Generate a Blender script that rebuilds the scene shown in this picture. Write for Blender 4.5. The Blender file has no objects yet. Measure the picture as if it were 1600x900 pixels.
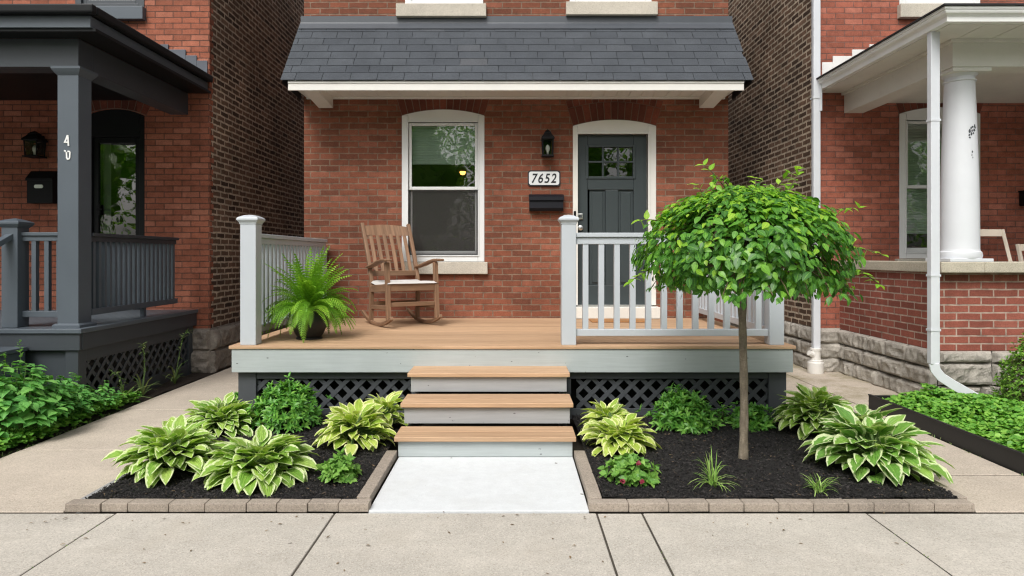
import bpy, math, random
from mathutils import Vector as V, Matrix, noise as mnoise
R = math.radians
C = bpy.context.scene.collection
scene = bpy.context.scene
ORG = {}

# ------------------------------------------------------------------ mesh builder
class MB:
    def __init__(s): s.v=[]; s.f=[]; s.uv=[]; s.r=[]; s.rnd=0.5; s.sm=[]
    def face(s, idx, uvs=None):
        s.f.append(idx); s.r.append(s.rnd)
        if uvs is None:
            p=[V(s.v[i]) for i in idx]
            n=V((0,0,0))
            for i in range(len(p)):
                a=p[i]; b=p[(i+1)%len(p)]
                n+=V(((a.y-b.y)*(a.z+b.z),(a.z-b.z)*(a.x+b.x),(a.x-b.x)*(a.y+b.y)))
            ax,ay,az=abs(n.x),abs(n.y),abs(n.z)
            if az>=ax and az>=ay: uvs=[(q.x,q.y) for q in p]
            elif ay>=ax: uvs=[(q.x,q.z) for q in p]
            else: uvs=[(q.y,q.z) for q in p]
        s.uv.extend(uvs)
    def poly(s, pts, uvs=None):
        b=len(s.v); s.v.extend(tuple(p) for p in pts); s.face(list(range(b,b+len(pts))),uvs)
    def box(s,x0,x1,y0,y1,z0,z1):
        if x0>x1:x0,x1=x1,x0
        if y0>y1:y0,y1=y1,y0
        if z0>z1:z0,z1=z1,z0
        b=len(s.v)
        s.v+= [(x0,y0,z0),(x1,y0,z0),(x1,y1,z0),(x0,y1,z0),(x0,y0,z1),(x1,y0,z1),(x1,y1,z1),(x0,y1,z1)]
        for q in ((0,3,2,1),(4,5,6,7),(0,1,5,4),(1,2,6,5),(2,3,7,6),(3,0,4,7)): s.face([b+i for i in q])
    def bar(s,p,q,w,h,up=(0,0,1),taper=1.0):
        p=V(p);q=V(q);d=(q-p)
        L=d.length; d.normalize(); up=V(up)
        sd=d.cross(up)
        if sd.length<1e-5: sd=d.cross(V((0,1,0)))
        sd.normalize(); u=sd.cross(d)
        b=len(s.v)
        for c,k in ((p,1.0),(q,taper)):
            for a,e in ((-1,-1),(1,-1),(1,1),(-1,1)):
                s.v.append(tuple(c+sd*(a*w/2*k)+u*(e*h/2*k)))
        uw=[(0,0),(w,0),(w,L),(0,L)]
        for i in range(4):
            j=(i+1)%4
            s.face([b+i,b+j,b+4+j,b+4+i],[(i*.31,0),(i*.31+w,0),(i*.31+w,L),(i*.31,L)])
        s.face([b+3,b+2,b+1,b],uw); s.face([b+4,b+5,b+6,b+7],uw)
    def ribbon(s,pts,w,h,sidev):
        """beam of rectangular section w (along sidev) x h following a polyline"""
        sd=V(sidev).normalized(); b=len(s.v); n=len(pts); L=0
        P=[V(p) for p in pts]
        for i,p in enumerate(P):
            d=(P[min(i+1,n-1)]-P[max(i-1,0)]).normalized(); u=sd.cross(d).normalized()
            for a,e in ((-1,-1),(1,-1),(1,1),(-1,1)): s.v.append(tuple(p+sd*(a*w/2)+u*(e*h/2)))
        for i in range(n-1):
            l=(P[i+1]-P[i]).length
            for k in range(4):
                j=(k+1)%4
                s.face([b+i*4+k,b+i*4+j,b+i*4+4+j,b+i*4+4+k],[(k*.3,L),(k*.3+w,L),(k*.3+w,L+l),(k*.3,L+l)])
            L+=l
        s.face([b+3,b+2,b+1,b]); e=b+(n-1)*4; s.face([e,e+1,e+2,e+3])
    def tube(s,pts,rad,n=8,cap=True):
        P=[V(p) for p in pts]; m=len(P); b=len(s.v)
        if not hasattr(rad,'__len__'): rad=[rad]*m
        ref=None; L=0
        for i,p in enumerate(P):
            d=(P[min(i+1,m-1)]-P[max(i-1,0)])
            if d.length<1e-9: d=V((0,0,1))
            d.normalize()
            if ref is None: ref=d.orthogonal().normalized()
            ref=(ref-d*ref.dot(d))
            if ref.length<1e-6: ref=d.orthogonal()
            ref.normalize(); o=d.cross(ref)
            for k in range(n):
                a=2*math.pi*k/n; s.v.append(tuple(p+(ref*math.cos(a)+o*math.sin(a))*rad[i]))
        for i in range(m-1):
            l=(P[i+1]-P[i]).length
            for k in range(n):
                j=(k+1)%n
                s.face([b+i*n+k,b+i*n+j,b+(i+1)*n+j,b+(i+1)*n+k],[(k/n*.3,L),((k+1)/n*.3,L),((k+1)/n*.3,L+l),(k/n*.3,L+l)])
            L+=l
        if cap:
            s.face([b+k for k in range(n)][::-1]); s.face([b+(m-1)*n+k for k in range(n)])
    def lathe(s,prof,c=(0,0,0),n=24,rot=0.0):
        b=len(s.v); m=len(prof); c=V(c)
        for r,z in prof:
            for k in range(n):
                a=rot+2*math.pi*k/n; s.v.append((c.x+r*math.cos(a),c.y+r*math.sin(a),c.z+z))
        for i in range(m-1):
            for k in range(n):
                j=(k+1)%n; s.face([b+i*n+k,b+i*n+j,b+(i+1)*n+j,b+(i+1)*n+k])
        s.face([b+k for k in range(n)][::-1]); s.face([b+(m-1)*n+k for k in range(n)])
    def sq(s,prof,c):                                    # square section profile [(half width, z)]
        s.lathe([(h*math.sqrt(2),z) for h,z in prof],c,4,math.pi/4)
    def grid(s,fn,nu,nv):
        b=len(s.v)
        for j in range(nv+1):
            for i in range(nu+1): s.v.append(tuple(fn(i/nu,j/nv)))
        for j in range(nv):
            for i in range(nu):
                a=b+j*(nu+1)+i; s.face([a,a+1,a+nu+2,a+nu+1])
    def leaf(s,p,d,n,L,W,prof,bend,fold,jit=0.0):
        p=V(p); d=V(d).normalized(); sd=d.cross(V(n))
        if sd.length<1e-4: sd=d.orthogonal()
        sd.normalize(); b=len(s.v); m=len(prof); prev=0
        s.rnd=random.random()
        for i,(t,w) in enumerate(prof):
            st=(t-prev)*L; prev=t
            p=p+d*st
            d=(d+V((0,0,-1))*bend*(st/L if L else 0)).normalized()
            sd=(sd-d*sd.dot(d)).normalized()
            nn=sd.cross(d); ww=w*W/2
            wob=jit*ww*math.sin(t*9+s.rnd*40)
            s.v.append(tuple(p-sd*ww+nn*(fold*ww+wob))); s.v.append(tuple(p)); s.v.append(tuple(p+sd*ww+nn*(fold*ww-wob)))
        for i in range(m-1):
            t0,t1=prof[i][0],prof[i+1][0]; a=b+i*3
            s.face([a,a+1,a+4,a+3],[(0,t0),(.5,t0),(.5,t1),(0,t1)])
            s.face([a+1,a+2,a+5,a+4],[(.5,t0),(1,t0),(1,t1),(.5,t1)])
    def build(s,name,mat,parent=None,smooth=False,bevel=0.0,seg=2,rnd=False,local=False,angle=None):
        me=bpy.data.meshes.new(name)
        o=bpy.data.objects.new(name,me); C.objects.link(o)
        org=V((0,0,0))
        if parent is not None:
            o.parent=parent; org=V((0,0,0)) if local else ORG.get(parent.name,V((0,0,0)))
        ORG[o.name]=org
        vs=[(a-org.x,b-org.y,c-org.z) for a,b,c in s.v] if org.length>0 else s.v
        me.from_pydata(vs,[],s.f)
        uvl=me.uv_layers.new(name='UVMap')
        flat=[c for q in s.uv for c in q]
        uvl.data.foreach_set('uv',flat)
        if rnd:
            at=me.attributes.new('rnd','FLOAT','FACE'); at.data.foreach_set('value',s.r)
        if smooth: me.polygons.foreach_set('use_smooth',[True]*len(me.polygons))
        me.materials.append(mat); me.update()
        if smooth and angle: me.set_sharp_from_angle(angle=R(angle))
        if bevel>0:
            b=o.modifiers.new('Bevel','BEVEL'); b.width=bevel; b.segments=seg; b.limit_method='ANGLE'; b.angle_limit=R(35)
        return o

def thing(name,label,cat,loc=(0,0,0),group=None,rz=0.0):
    o=bpy.data.objects.new(name,None); C.objects.link(o); o.location=loc; o.rotation_euler=(0,0,rz)
    ORG[o.name]=V(loc); o.empty_display_size=.1
    return tag(o,label,cat,group)
def tag(o,label,cat,group=None):
    o['label']=label; o['category']=cat
    if group: o['group']=group
    return o
def struct(o,label,cat,kind='structure'):
    o['kind']=kind; return tag(o,label,cat)

# ------------------------------------------------------------------ materials
def newmat(name):
    m=bpy.data.materials.new(name); m.use_nodes=True; nt=m.node_tree
    return m,nt,nt.nodes['Principled BSDF']
def N(nt,t,**k):
    n=nt.nodes.new(t)
    for a,b in k.items():
        if a in n.inputs: n.inputs[a].default_value=b
        else: setattr(n,a,b)
    return n
def rgba(c): return (c[0],c[1],c[2],1)
def ramp(nt,stops,src):
    r=nt.nodes.new('ShaderNodeValToRGB'); e=r.color_ramp.elements
    while len(e)<len(stops): e.new(.5)
    for i,(p,c) in enumerate(stops): e[i].position=p; e[i].color=rgba(c)
    nt.links.new(src,r.inputs[0]); return r.outputs[0]
def mixc(nt,f,a,b,mode='MIX'):
    m=nt.nodes.new('ShaderNodeMix'); m.data_type='RGBA'; m.blend_type=mode
    for sock,val in ((m.inputs[0],f),(m.inputs[6],a),(m.inputs[7],b)):
        if hasattr(val,'is_output'): nt.links.new(val,sock)
        elif isinstance(val,(tuple,list)): sock.default_value=rgba(val)
        else: sock.default_value=val
    return m.outputs[2]
def mth(nt,op,a,b=None,c=None):
    m=nt.nodes.new('ShaderNodeMath'); m.operation=op
    for i,x in enumerate((a,b,c)):
        if x is None: continue
        if hasattr(x,'is_output'): nt.links.new(x,m.inputs[i])
        else: m.inputs[i].default_value=x
    return m.outputs[0]
def pos(nt): return nt.nodes.new('ShaderNodeNewGeometry').outputs['Position']
def uvn(nt):
    u=nt.nodes.new('ShaderNodeUVMap'); u.uv_map='UVMap'; return u.outputs[0]
def noi(nt,vec,scale,detail=4,rough=.55,out='Fac'):
    n=N(nt,'ShaderNodeTexNoise',Scale=scale,Detail=detail,Roughness=rough); nt.links.new(vec,n.inputs['Vector']); return n.outputs[out]
def scl(nt,vec,s):
    m=nt.nodes.new('ShaderNodeVectorMath'); m.operation='MULTIPLY'; nt.links.new(vec,m.inputs[0]); m.inputs[1].default_value=s; return m.outputs[0]
def bump(nt,h,strength,dist,bs):
    b=N(nt,'ShaderNodeBump',Strength=strength,Distance=dist); nt.links.new(h,b.inputs['Height']); nt.links.new(b.outputs[0],bs.inputs['Normal'])
def grey(nt,f,lo,hi):
    m=nt.nodes.new('ShaderNodeMapRange'); nt.links.new(f,m.inputs[0]); m.inputs[1].default_value=.3; m.inputs[2].default_value=.7
    m.inputs[3].default_value=lo; m.inputs[4].default_value=hi
    c=nt.nodes.new('ShaderNodeCombineColor')
    for i in range(3): nt.links.new(m.outputs[0],c.inputs[i])
    return c.outputs[0]

def brick_mat(name,cols,mortar,bw=.215,bh=.07,ms=.009,wob=.003,blotch=.25,rough=.9,stain=None):
    m,nt,bs=newmat(name)
    uv=uvn(nt); P=pos(nt)
    nv=N(nt,'ShaderNodeTexNoise',Scale=9.0,Detail=3.0); nt.links.new(uv,nv.inputs['Vector'])
    sub=nt.nodes.new('ShaderNodeVectorMath'); sub.operation='SUBTRACT'; nt.links.new(nv.outputs['Color'],sub.inputs[0]); sub.inputs[1].default_value=(.5,.5,.5)
    sm=nt.nodes.new('ShaderNodeVectorMath'); sm.operation='SCALE'; nt.links.new(sub.outputs[0],sm.inputs[0]); sm.inputs['Scale'].default_value=wob*4
    ad=nt.nodes.new('ShaderNodeVectorMath'); ad.operation='ADD'; nt.links.new(uv,ad.inputs[0]); nt.links.new(sm.outputs[0],ad.inputs[1])
    b=nt.nodes.new('ShaderNodeTexBrick'); nt.links.new(ad.outputs[0],b.inputs['Vector'])
    for k,val in (('Color1',(0,0,0,1)),('Color2',(1,1,1,1)),('Mortar',(.5,.5,.5,1)),('Scale',1.0),('Mortar Size',ms),('Mortar Smooth',.25),('Bias',0.0),('Brick Width',bw),('Row Height',bh)): b.inputs[k].default_value=val
    n=len(cols)
    col=ramp(nt,[(i/(n-1),c) for i,c in enumerate(cols)],b.outputs['Color'])
    fine=noi(nt,uv,70,5,.7); big=noi(nt,P,1.3,4); mid=noi(nt,uv,14,4)
    col=mixc(nt,1.0,col,grey(nt,fine,.78,1.22),'MULTIPLY')
    col=mixc(nt,1.0,col,grey(nt,mid,1-blotch*.6,1+blotch*.6),'MULTIPLY')
    mo=mixc(nt,1.0,mortar,grey(nt,mid,.65,1.3),'MULTIPLY')
    col=mixc(nt,b.outputs['Fac'],col,mo)
    col=mixc(nt,1.0,col,grey(nt,big,1-blotch,1+blotch),'MULTIPLY')
    if stain:
        f=noi(nt,uv,5,6,.75); mr=nt.nodes.new('ShaderNodeMapRange'); nt.links.new(f,mr.inputs[0]); mr.inputs[1].default_value=.56; mr.inputs[2].default_value=.75; mr.inputs[4].default_value=.55
        col=mixc(nt,mr.outputs[0],col,stain)
    nt.links.new(col,bs.inputs['Base Color']); bs.inputs['Roughness'].default_value=rough; bs.inputs['Specular IOR Level'].default_value=.25
    h=mth(nt,'ADD',mth(nt,'MULTIPLY',b.outputs['Fac'],-1.0),mth(nt,'MULTIPLY',fine,.35))
    bump(nt,h,.75,.007,bs)
    return m

def paint(name,c,rough=.5,grain=0.06,knots=False,bumpy=.02,dirt=.0,worn=None):
    m,nt,bs=newmat(name); P=pos(nt)
    a=noi(nt,P,3,5,.6); f=noi(nt,P,90,3)
    col=mixc(nt,1.0,c,grey(nt,a,1-grain,1+grain),'MULTIPLY')
    if dirt>0:
        d=noi(nt,P,6,8,.75); mr=nt.nodes.new('ShaderNodeMapRange'); nt.links.new(d,mr.inputs[0]); mr.inputs[1].default_value=.52; mr.inputs[2].default_value=.8; mr.inputs[4].default_value=dirt
        col=mixc(nt,mr.outputs[0],col,(c[0]*.45,c[1]*.42,c[2]*.38))
    if knots:
        vo=N(nt,'ShaderNodeTexVoronoi',Scale=8.0); nt.links.new(scl(nt,P,(1,1,2.2)),vo.inputs['Vector'])
        sc=mth(nt,'LESS_THAN',vo.outputs['Distance'],.075)
        sp=noi(nt,P,40,2); sc=mth(nt,'MULTIPLY',sc,mth(nt,'GREATER_THAN',sp,.46))
        col=mixc(nt,mth(nt,'MULTIPLY',sc,.75),col,(.05,.045,.05))
        gr=noi(nt,scl(nt,P,(3,3,60)),1.0,4); col=mixc(nt,1.0,col,grey(nt,gr,.93,1.06),'MULTIPLY')
    if worn:
        w=noi(nt,P,13,8,.8); mr=nt.nodes.new('ShaderNodeMapRange'); nt.links.new(w,mr.inputs[0]); mr.inputs[1].default_value=.66; mr.inputs[2].default_value=.7; mr.inputs[4].default_value=.8
        col=mixc(nt,mr.outputs[0],col,worn)
    nt.links.new(col,bs.inputs['Base Color']); bs.inputs['Roughness'].default_value=rough
    bump(nt,mth(nt,'ADD',f,mth(nt,'MULTIPLY',a,2.0)),.25,bumpy*.1,bs)
    return m

def wood(name,c1,c2,axis='x',rough=.6,gs=1.0):
    m,nt,bs=newmat(name); uv=uvn(nt) if axis in('u','v') else pos(nt)
    s={'x':(1.2,22,22),'y':(22,1.2,22),'u':(1.5,30,1),'v':(30,1.5,1)}[axis]
    g=noi(nt,scl(nt,uv,s),1.0*gs,5,.6); g2=noi(nt,scl(nt,uv,tuple(q*3.1 for q in s)),1.0*gs,4,.7)
    at=nt.nodes.new('ShaderNodeAttribute'); at.attribute_name='rnd'
    col=ramp(nt,[(.3,c1),(.7,c2)],g)
    col=mixc(nt,1.0,col,grey(nt,g2,.86,1.14),'MULTIPLY')
    mr=nt.nodes.new('ShaderNodeMapRange'); nt.links.new(at.outputs['Fac'],mr.inputs[0]); mr.inputs[3].default_value=.86; mr.inputs[4].default_value=1.12
    cc=nt.nodes.new('ShaderNodeCombineColor')
    for i in range(3): nt.links.new(mr.outputs[0],cc.inputs[i])
    col=mixc(nt,1.0,col,cc.outputs[0],'MULTIPLY')
    nt.links.new(col,bs.inputs['Base Color']); bs.inputs['Roughness'].default_value=rough
    bump(nt,g2,.3,.003,bs)
    return m

def concrete(name,c,speck=.18,blotch=.12,dirt=None,moss=None,rough=.88,specks=0.0,fleck=.35):
    m,nt,bs=newmat(name); P=pos(nt)
    a=noi(nt,P,1.6,6,.65); f=noi(nt,P,95,3,.7); md=noi(nt,P,14,5,.65)
    col=mixc(nt,1.0,c,grey(nt,a,1-blotch,1+blotch),'MULTIPLY')
    col=mixc(nt,1.0,col,grey(nt,f,1-speck,1+speck),'MULTIPLY')
    col=mixc(nt,1.0,col,grey(nt,md,.94,1.05),'MULTIPLY')
    vo=N(nt,'ShaderNodeTexVoronoi',Scale=210.0); nt.links.new(P,vo.inputs['Vector'])
    rr=nt.nodes.new('ShaderNodeSeparateColor'); nt.links.new(vo.outputs['Color'],rr.inputs[0])
    col=mixc(nt,mth(nt,'MULTIPLY',mth(nt,'GREATER_THAN',rr.outputs[0],.86),fleck),col,(c[0]*.45,c[1]*.42,c[2]*.4))
    col=mixc(nt,mth(nt,'MULTIPLY',mth(nt,'GREATER_THAN',rr.outputs[1],.88),fleck),col,(min(c[0]*1.5,.85),min(c[1]*1.5,.84),min(c[2]*1.5,.82)))
    if dirt:
        d=noi(nt,P,2.6,8,.7); mr=nt.nodes.new('ShaderNodeMapRange'); nt.links.new(d,mr.inputs[0]); mr.inputs[1].default_value=.5; mr.inputs[2].default_value=.75; mr.inputs[4].default_value=.55
        col=mixc(nt,mr.outputs[0],col,dirt)
    if moss:
        d=noi(nt,P,1.7,8,.72); mr=nt.nodes.new('ShaderNodeMapRange'); nt.links.new(d,mr.inputs[0]); mr.inputs[1].default_value=.47; mr.inputs[2].default_value=.62; mr.inputs[4].default_value=.55
        sx=nt.nodes.new('ShaderNodeSeparateXYZ'); nt.links.new(P,sx.inputs[0])
        yb=nt.nodes.new('ShaderNodeMapRange'); nt.links.new(sx.outputs[1],yb.inputs[0]); yb.inputs[1].default_value=5.6; yb.inputs[2].default_value=6.3
        xb=nt.nodes.new('ShaderNodeMapRange'); nt.links.new(sx.outputs[0],xb.inputs[0]); xb.inputs[1].default_value=0; xb.inputs[2].default_value=.5
        col=mixc(nt,mth(nt,'MULTIPLY',mth(nt,'MULTIPLY',mr.outputs[0],yb.outputs[0]),xb.outputs[0]),col,moss)
    if specks>0:
        v2=N(nt,'ShaderNodeTexVoronoi',Scale=9.0,Randomness=1.0); dn=noi(nt,P,30,3,out='Color')
        av=nt.nodes.new('ShaderNodeVectorMath'); av.operation='MULTIPLY_ADD'; nt.links.new(dn,av.inputs[0]); av.inputs[1].default_value=(.05,.05,.05); nt.links.new(P,av.inputs[2])
        nt.links.new(av.outputs[0],v2.inputs['Vector'])
        q=mth(nt,'LESS_THAN',v2.outputs['Distance'],.085)
        s2=nt.nodes.new('ShaderNodeSeparateColor'); nt.links.new(v2.outputs['Color'],s2.inputs[0])
        q=mth(nt,'MULTIPLY',q,mth(nt,'GREATER_THAN',s2.outputs[0],1-specks))
        col=mixc(nt,mth(nt,'MULTIPLY',q,.8),col,(.10,.085,.07))
    nt.links.new(col,bs.inputs['Base Color']); bs.inputs['Roughness'].default_value=rough; bs.inputs['Specular IOR Level'].default_value=.3
    bump(nt,mth(nt,'ADD',f,mth(nt,'MULTIPLY',md,1.5)),.35,.003,bs)
    return m

def stone_mat(name,c1,c2):
    m,nt,bs=newmat(name); P=pos(nt)
    a=noi(nt,P,5,7,.7); f=noi(nt,P,45,6,.75); b=noi(nt,P,1.4,3)
    col=ramp(nt,[(.3,c1),(.5,tuple((x+y)/2 for x,y in zip(c1,c2))),(.72,c2)],a)
    col=mixc(nt,1.0,col,grey(nt,f,.75,1.22),'MULTIPLY'); col=mixc(nt,1.0,col,grey(nt,b,.85,1.12),'MULTIPLY')
    nt.links.new(col,bs.inputs['Base Color']); bs.inputs['Roughness'].default_value=.9; bs.inputs['Specular IOR Level'].default_value=.25
    bump(nt,mth(nt,'ADD',a,mth(nt,'MULTIPLY',f,.5)),.8,.012,bs)
    return m

def leaf_mat(name,stops,trans=.3,rough=.42,margin=None,vein=.12,back=1.25,spec=.4):
    m,nt,bs=newmat(name); out=nt.nodes['Material Output']
    at=nt.nodes.new('ShaderNodeAttribute'); at.attribute_name='rnd'
    col=ramp(nt,stops,at.outputs['Fac'])
    uv=uvn(nt); sp=nt.nodes.new('ShaderNodeSeparateXYZ'); nt.links.new(uv,sp.inputs[0])
    du=mth(nt,'MULTIPLY',mth(nt,'ABSOLUTE',mth(nt,'SUBTRACT',sp.outputs[0],.5)),2.0)
    P=pos(nt); nn=noi(nt,P,28,4)
    col=mixc(nt,1.0,col,grey(nt,nn,.86,1.14),'MULTIPLY')
    if vein>0:
        rib=mth(nt,'LESS_THAN',du,.07); col=mixc(nt,mth(nt,'MULTIPLY',rib,vein*3),col,tuple(min(1,q*1.9) for q in stops[-1][1]))
    if margin:
        edge=noi(nt,P,55,3); th=mth(nt,'ADD',mth(nt,'MULTIPLY',edge,margin[1]),margin[2])
        th=mth(nt,'SUBTRACT',th,mth(nt,'MULTIPLY',mth(nt,'POWER',sp.outputs[1],6.0),.25))
        f=nt.nodes.new('ShaderNodeMapRange'); nt.links.new(mth(nt,'SUBTRACT',du,th),f.inputs[0]); f.inputs[1].default_value=-.05; f.inputs[2].default_value=.06
        col=mixc(nt,f.outputs[0],col,margin[0])
        st=mth(nt,'SINE',mth(nt,'MULTIPLY',du,26.0)); 
        bump(nt,st,.35,.004,bs)
    nt.links.new(col,bs.inputs['Base Color']); bs.inputs['Roughness'].default_value=rough; bs.inputs['Specular IOR Level'].default_value=spec
    tr=nt.nodes.new('ShaderNodeBsdfTranslucent'); tc=mixc(nt,1.0,col,(back*1.05,back*1.1,back*.5),'MULTIPLY'); nt.links.new(tc,tr.inputs[0])
    mx=nt.nodes.new('ShaderNodeMixShader'); mx.inputs[0].default_value=trans
    nt.links.new(bs.outputs[0],mx.inputs[1]); nt.links.new(tr.outputs[0],mx.inputs[2]); nt.links.new(mx.outputs[0],out.inputs[0])
    return m

def glass_mat(name,refl=1.0,tint=(.9,.95,.92)):
    m=bpy.data.materials.new(name); m.use_nodes=True; nt=m.node_tree; nt.nodes.clear()
    out=nt.nodes.new('ShaderNodeOutputMaterial'); t=nt.nodes.new('ShaderNodeBsdfTransparent'); t.inputs[0].default_value=rgba(tint)
    g=nt.nodes.new('ShaderNodeBsdfGlossy'); g.inputs['Roughness'].default_value=.012
    w=noi(nt,pos(nt),2.2,2); b=N(nt,'ShaderNodeBump',Strength=.12,Distance=.02); nt.links.new(w,b.inputs['Height']); nt.links.new(b.outputs[0],g.inputs['Normal'])
    fr=N(nt,'ShaderNodeFresnel',IOR=1.5); f=mth(nt,'MULTIPLY_ADD',fr.outputs[0],1.5*refl,.05*refl)
    mx=nt.nodes.new('ShaderNodeMixShader'); nt.links.new(f,mx.inputs[0]); nt.links.new(t.outputs[0],mx.inputs[1]); nt.links.new(g.outputs[0],mx.inputs[2]); nt.links.new(mx.outputs[0],out.inputs[0])
    return m
def emis(name,c,s):
    m,nt,bs=newmat(name); bs.inputs['Base Color'].default_value=rgba(c); bs.inputs['Emission Color'].default_value=rgba(c); bs.inputs['Emission Strength'].default_value=s; return m
def metal(name,c,rough=.3):
    m,nt,bs=newmat(name); bs.inputs['Base Color'].default_value=rgba(c); bs.inputs['Metallic'].default_value=1; bs.inputs['Roughness'].default_value=rough; return m
def screen_mat(name):
    m,nt,bs=newmat(name); out=nt.nodes['Material Output']; bs.inputs['Base Color'].default_value=(.040,.038,.034,1); bs.inputs['Roughness'].default_value=.7
    t=nt.nodes.new('ShaderNodeBsdfTransparent'); mx=nt.nodes.new('ShaderNodeMixShader'); mx.inputs[0].default_value=.5
    nt.links.new(t.outputs[0],mx.inputs[1]); nt.links.new(bs.outputs[0],mx.inputs[2]); nt.links.new(mx.outputs[0],out.inputs[0]); return m
def shingle_mat():
    m,nt,bs=newmat('asphalt_shingle'); P=pos(nt); at=nt.nodes.new('ShaderNodeAttribute'); at.attribute_name='rnd'
    col=ramp(nt,[(0,(.052,.058,.067)),(.45,(.063,.070,.080)),(.8,(.069,.076,.086)),(1,(.078,.082,.090))],at.outputs['Fac'])
    f=noi(nt,P,160,3,.8); a=noi(nt,P,4,5)
    col=mixc(nt,1.0,col,grey(nt,f,.6,1.45),'MULTIPLY'); col=mixc(nt,1.0,col,grey(nt,a,.88,1.1),'MULTIPLY')
    nt.links.new(col,bs.inputs['Base Color']); bs.inputs['Roughness'].default_value=.95; bs.inputs['Specular IOR Level'].default_value=.2
    bump(nt,f,.6,.003,bs); return m
def mulch_mat(name,lo,hi):
    m,nt,bs=newmat(name); P=pos(nt); at=nt.nodes.new('ShaderNodeAttribute'); at.attribute_name='rnd'
    f=noi(nt,P,60,5,.7)
    col=ramp(nt,[(0,lo),(.70,tuple(q*.6 for q in hi)),(.93,tuple(q*1.5 for q in hi)),(.975,(.07,.052,.038)),(1,(.15,.11,.075))],at.outputs['Fac'])
    col=mixc(nt,1.0,col,grey(nt,f,.6,1.5),'MULTIPLY')
    nt.links.new(col,bs.inputs['Base Color']); bs.inputs['Roughness'].default_value=.75; bs.inputs['Specular IOR Level'].default_value=.35
    bump(nt,f,1.0,.02,bs); return m

M={}
M['brick_main']=brick_mat('brick_main',[(.138,.051,.031),(.184,.065,.038),(.213,.073,.042),(.255,.094,.058)],(.195,.132,.094),.222,.0700,.0075,.0035,.2)
M['brick_main_upper']=M['brick_main']
M['brick_left']=brick_mat('brick_left',[(.25,.088,.053),(.31,.106,.064),(.345,.118,.07),(.40,.155,.10)],(.14,.068,.05),.205,.0668,.006,.002)
M['brick_right']=brick_mat('brick_right',[(.25,.084,.055),(.31,.102,.066),(.345,.112,.073),(.39,.145,.10)],(.19,.095,.075),.208,.0668,.006,.002)
M['brick_parapet']=brick_mat('brick_parapet',[(.185,.060,.043),(.23,.072,.051),(.255,.080,.056),(.29,.098,.07)],(.36,.27,.22),.22,.0690,.0075,.0022,.18)
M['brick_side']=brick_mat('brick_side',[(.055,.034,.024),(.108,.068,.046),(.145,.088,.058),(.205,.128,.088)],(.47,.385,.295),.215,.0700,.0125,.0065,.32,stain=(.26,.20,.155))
M['voussoir']=brick_mat('brick_voussoir',[(.11,.035,.024),(.16,.05,.032),(.19,.056,.036),(.2,.06,.04)],(.2,.07,.05),5.0,5.0,.0,.002)
M['mortar']=paint('mortar',(.17,.115,.085),.9)
M['stone_grey']=stone_mat('rockface_stone_grey',(.25,.23,.20),(.50,.465,.41))
M['stone_left']=stone_mat('rockface_stone_left',(.16,.14,.12),(.34,.30,.26))
M['limestone']=concrete('limestone_sill',(.50,.46,.39),.1,.14)
M['limestone_cap']=concrete('limestone_cap',(.44,.40,.32),.12,.2,dirt=(.30,.27,.21))
M['white']=paint('white_trim',(.70,.69,.65),.45,.04)
M['white_win']=paint('white_vinyl',(.70,.71,.71),.35,.02)
M['white_old']=paint('white_weathered',(.68,.67,.62),.5,.07,dirt=.35)
M['white_wood']=paint('white_chair_paint',(.66,.58,.48),.6,.1)
M['column_white']=paint('column_white',(.66,.68,.71),.45,.03,worn=None)
M['gutter_white']=paint('gutter_white',(.80,.81,.79),.35,.06,dirt=.25)
M['spout_white']=paint('downspout_white',(.62,.645,.68),.35,.05,dirt=.1)
M['pvc']=paint('pvc_white',(.74,.72,.68),.4,.08,dirt=.3)
M['fascia']=paint('pale_grey_paint',(.39,.43,.432),.55,.05,knots=True)
M['riser']=paint('pale_grey_riser_paint',(.365,.37,.375),.55,.05,knots=True)
M['rail']=paint('pale_grey_rail_paint',(.47,.505,.54),.5,.03)
M['char']=paint('charcoal_paint',(.058,.064,.072),.55,.1)
M['leftgrey']=paint('slate_grey_paint',(.080,.098,.117),.45,.06)
M['leftdark']=paint('dark_slate_paint',(.044,.052,.061),.45,.08)
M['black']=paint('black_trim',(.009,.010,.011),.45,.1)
M['blackmetal']=paint('black_metal',(.007,.007,.008),.6,.1)
M['navyblack']=paint('mailbox_black',(.006,.0065,.010),.55,.1)
M['deck']=wood('deck_boards',(.40,.25,.145),(.53,.35,.215),'x',.62)
M['deck_y']=wood('deck_border_board',(.40,.25,.145),(.53,.35,.215),'y',.62)
M['chairwood']=wood('chair_wood',(.145,.078,.042),(.29,.168,.098),'v',.6)
M['door']=paint('door_green_grey',(.030,.042,.045),.5,.05)
M['shingle']=shingle_mat()
M['flash']=paint('roof_flashing',(.060,.068,.080),.45,.1)
M['roofblack']=paint('black_roofing',(.014,.014,.016),.7,.2)
M['leadflash']=paint('slate_step_flashing',(.07,.08,.10),.5,.25)
M['whiteflash']=paint('white_step_flashing',(.72,.71,.69),.6,.1)
M['sidewalk']=concrete('sidewalk_concrete',(.455,.425,.375),.14,.14,dirt=(.385,.345,.29),specks=.06)
M['walk']=concrete('walkway_concrete',(.47,.41,.34),.20,.12,dirt=(.39,.335,.27),moss=(.17,.15,.06),specks=.08)
M['slab']=concrete('painted_path',(.63,.655,.67),.02,.03,rough=.6,specks=.5,fleck=.06,dirt=(.55,.56,.55))
M['edging']=concrete('edging_block',(.31,.265,.22),.22,.2)
M['bluestone']=concrete('bluestone_strip',(.30,.30,.30),.15,.15)
M['soil']=mulch_mat('garden_soil',(.03,.022,.016),(.055,.04,.03))
M['mulch']=mulch_mat('black_mulch',(.006,.006,.0065),(.042,.038,.037))
M['asphalt']=concrete('road_asphalt',(.05,.05,.052),.3,.15)
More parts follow.
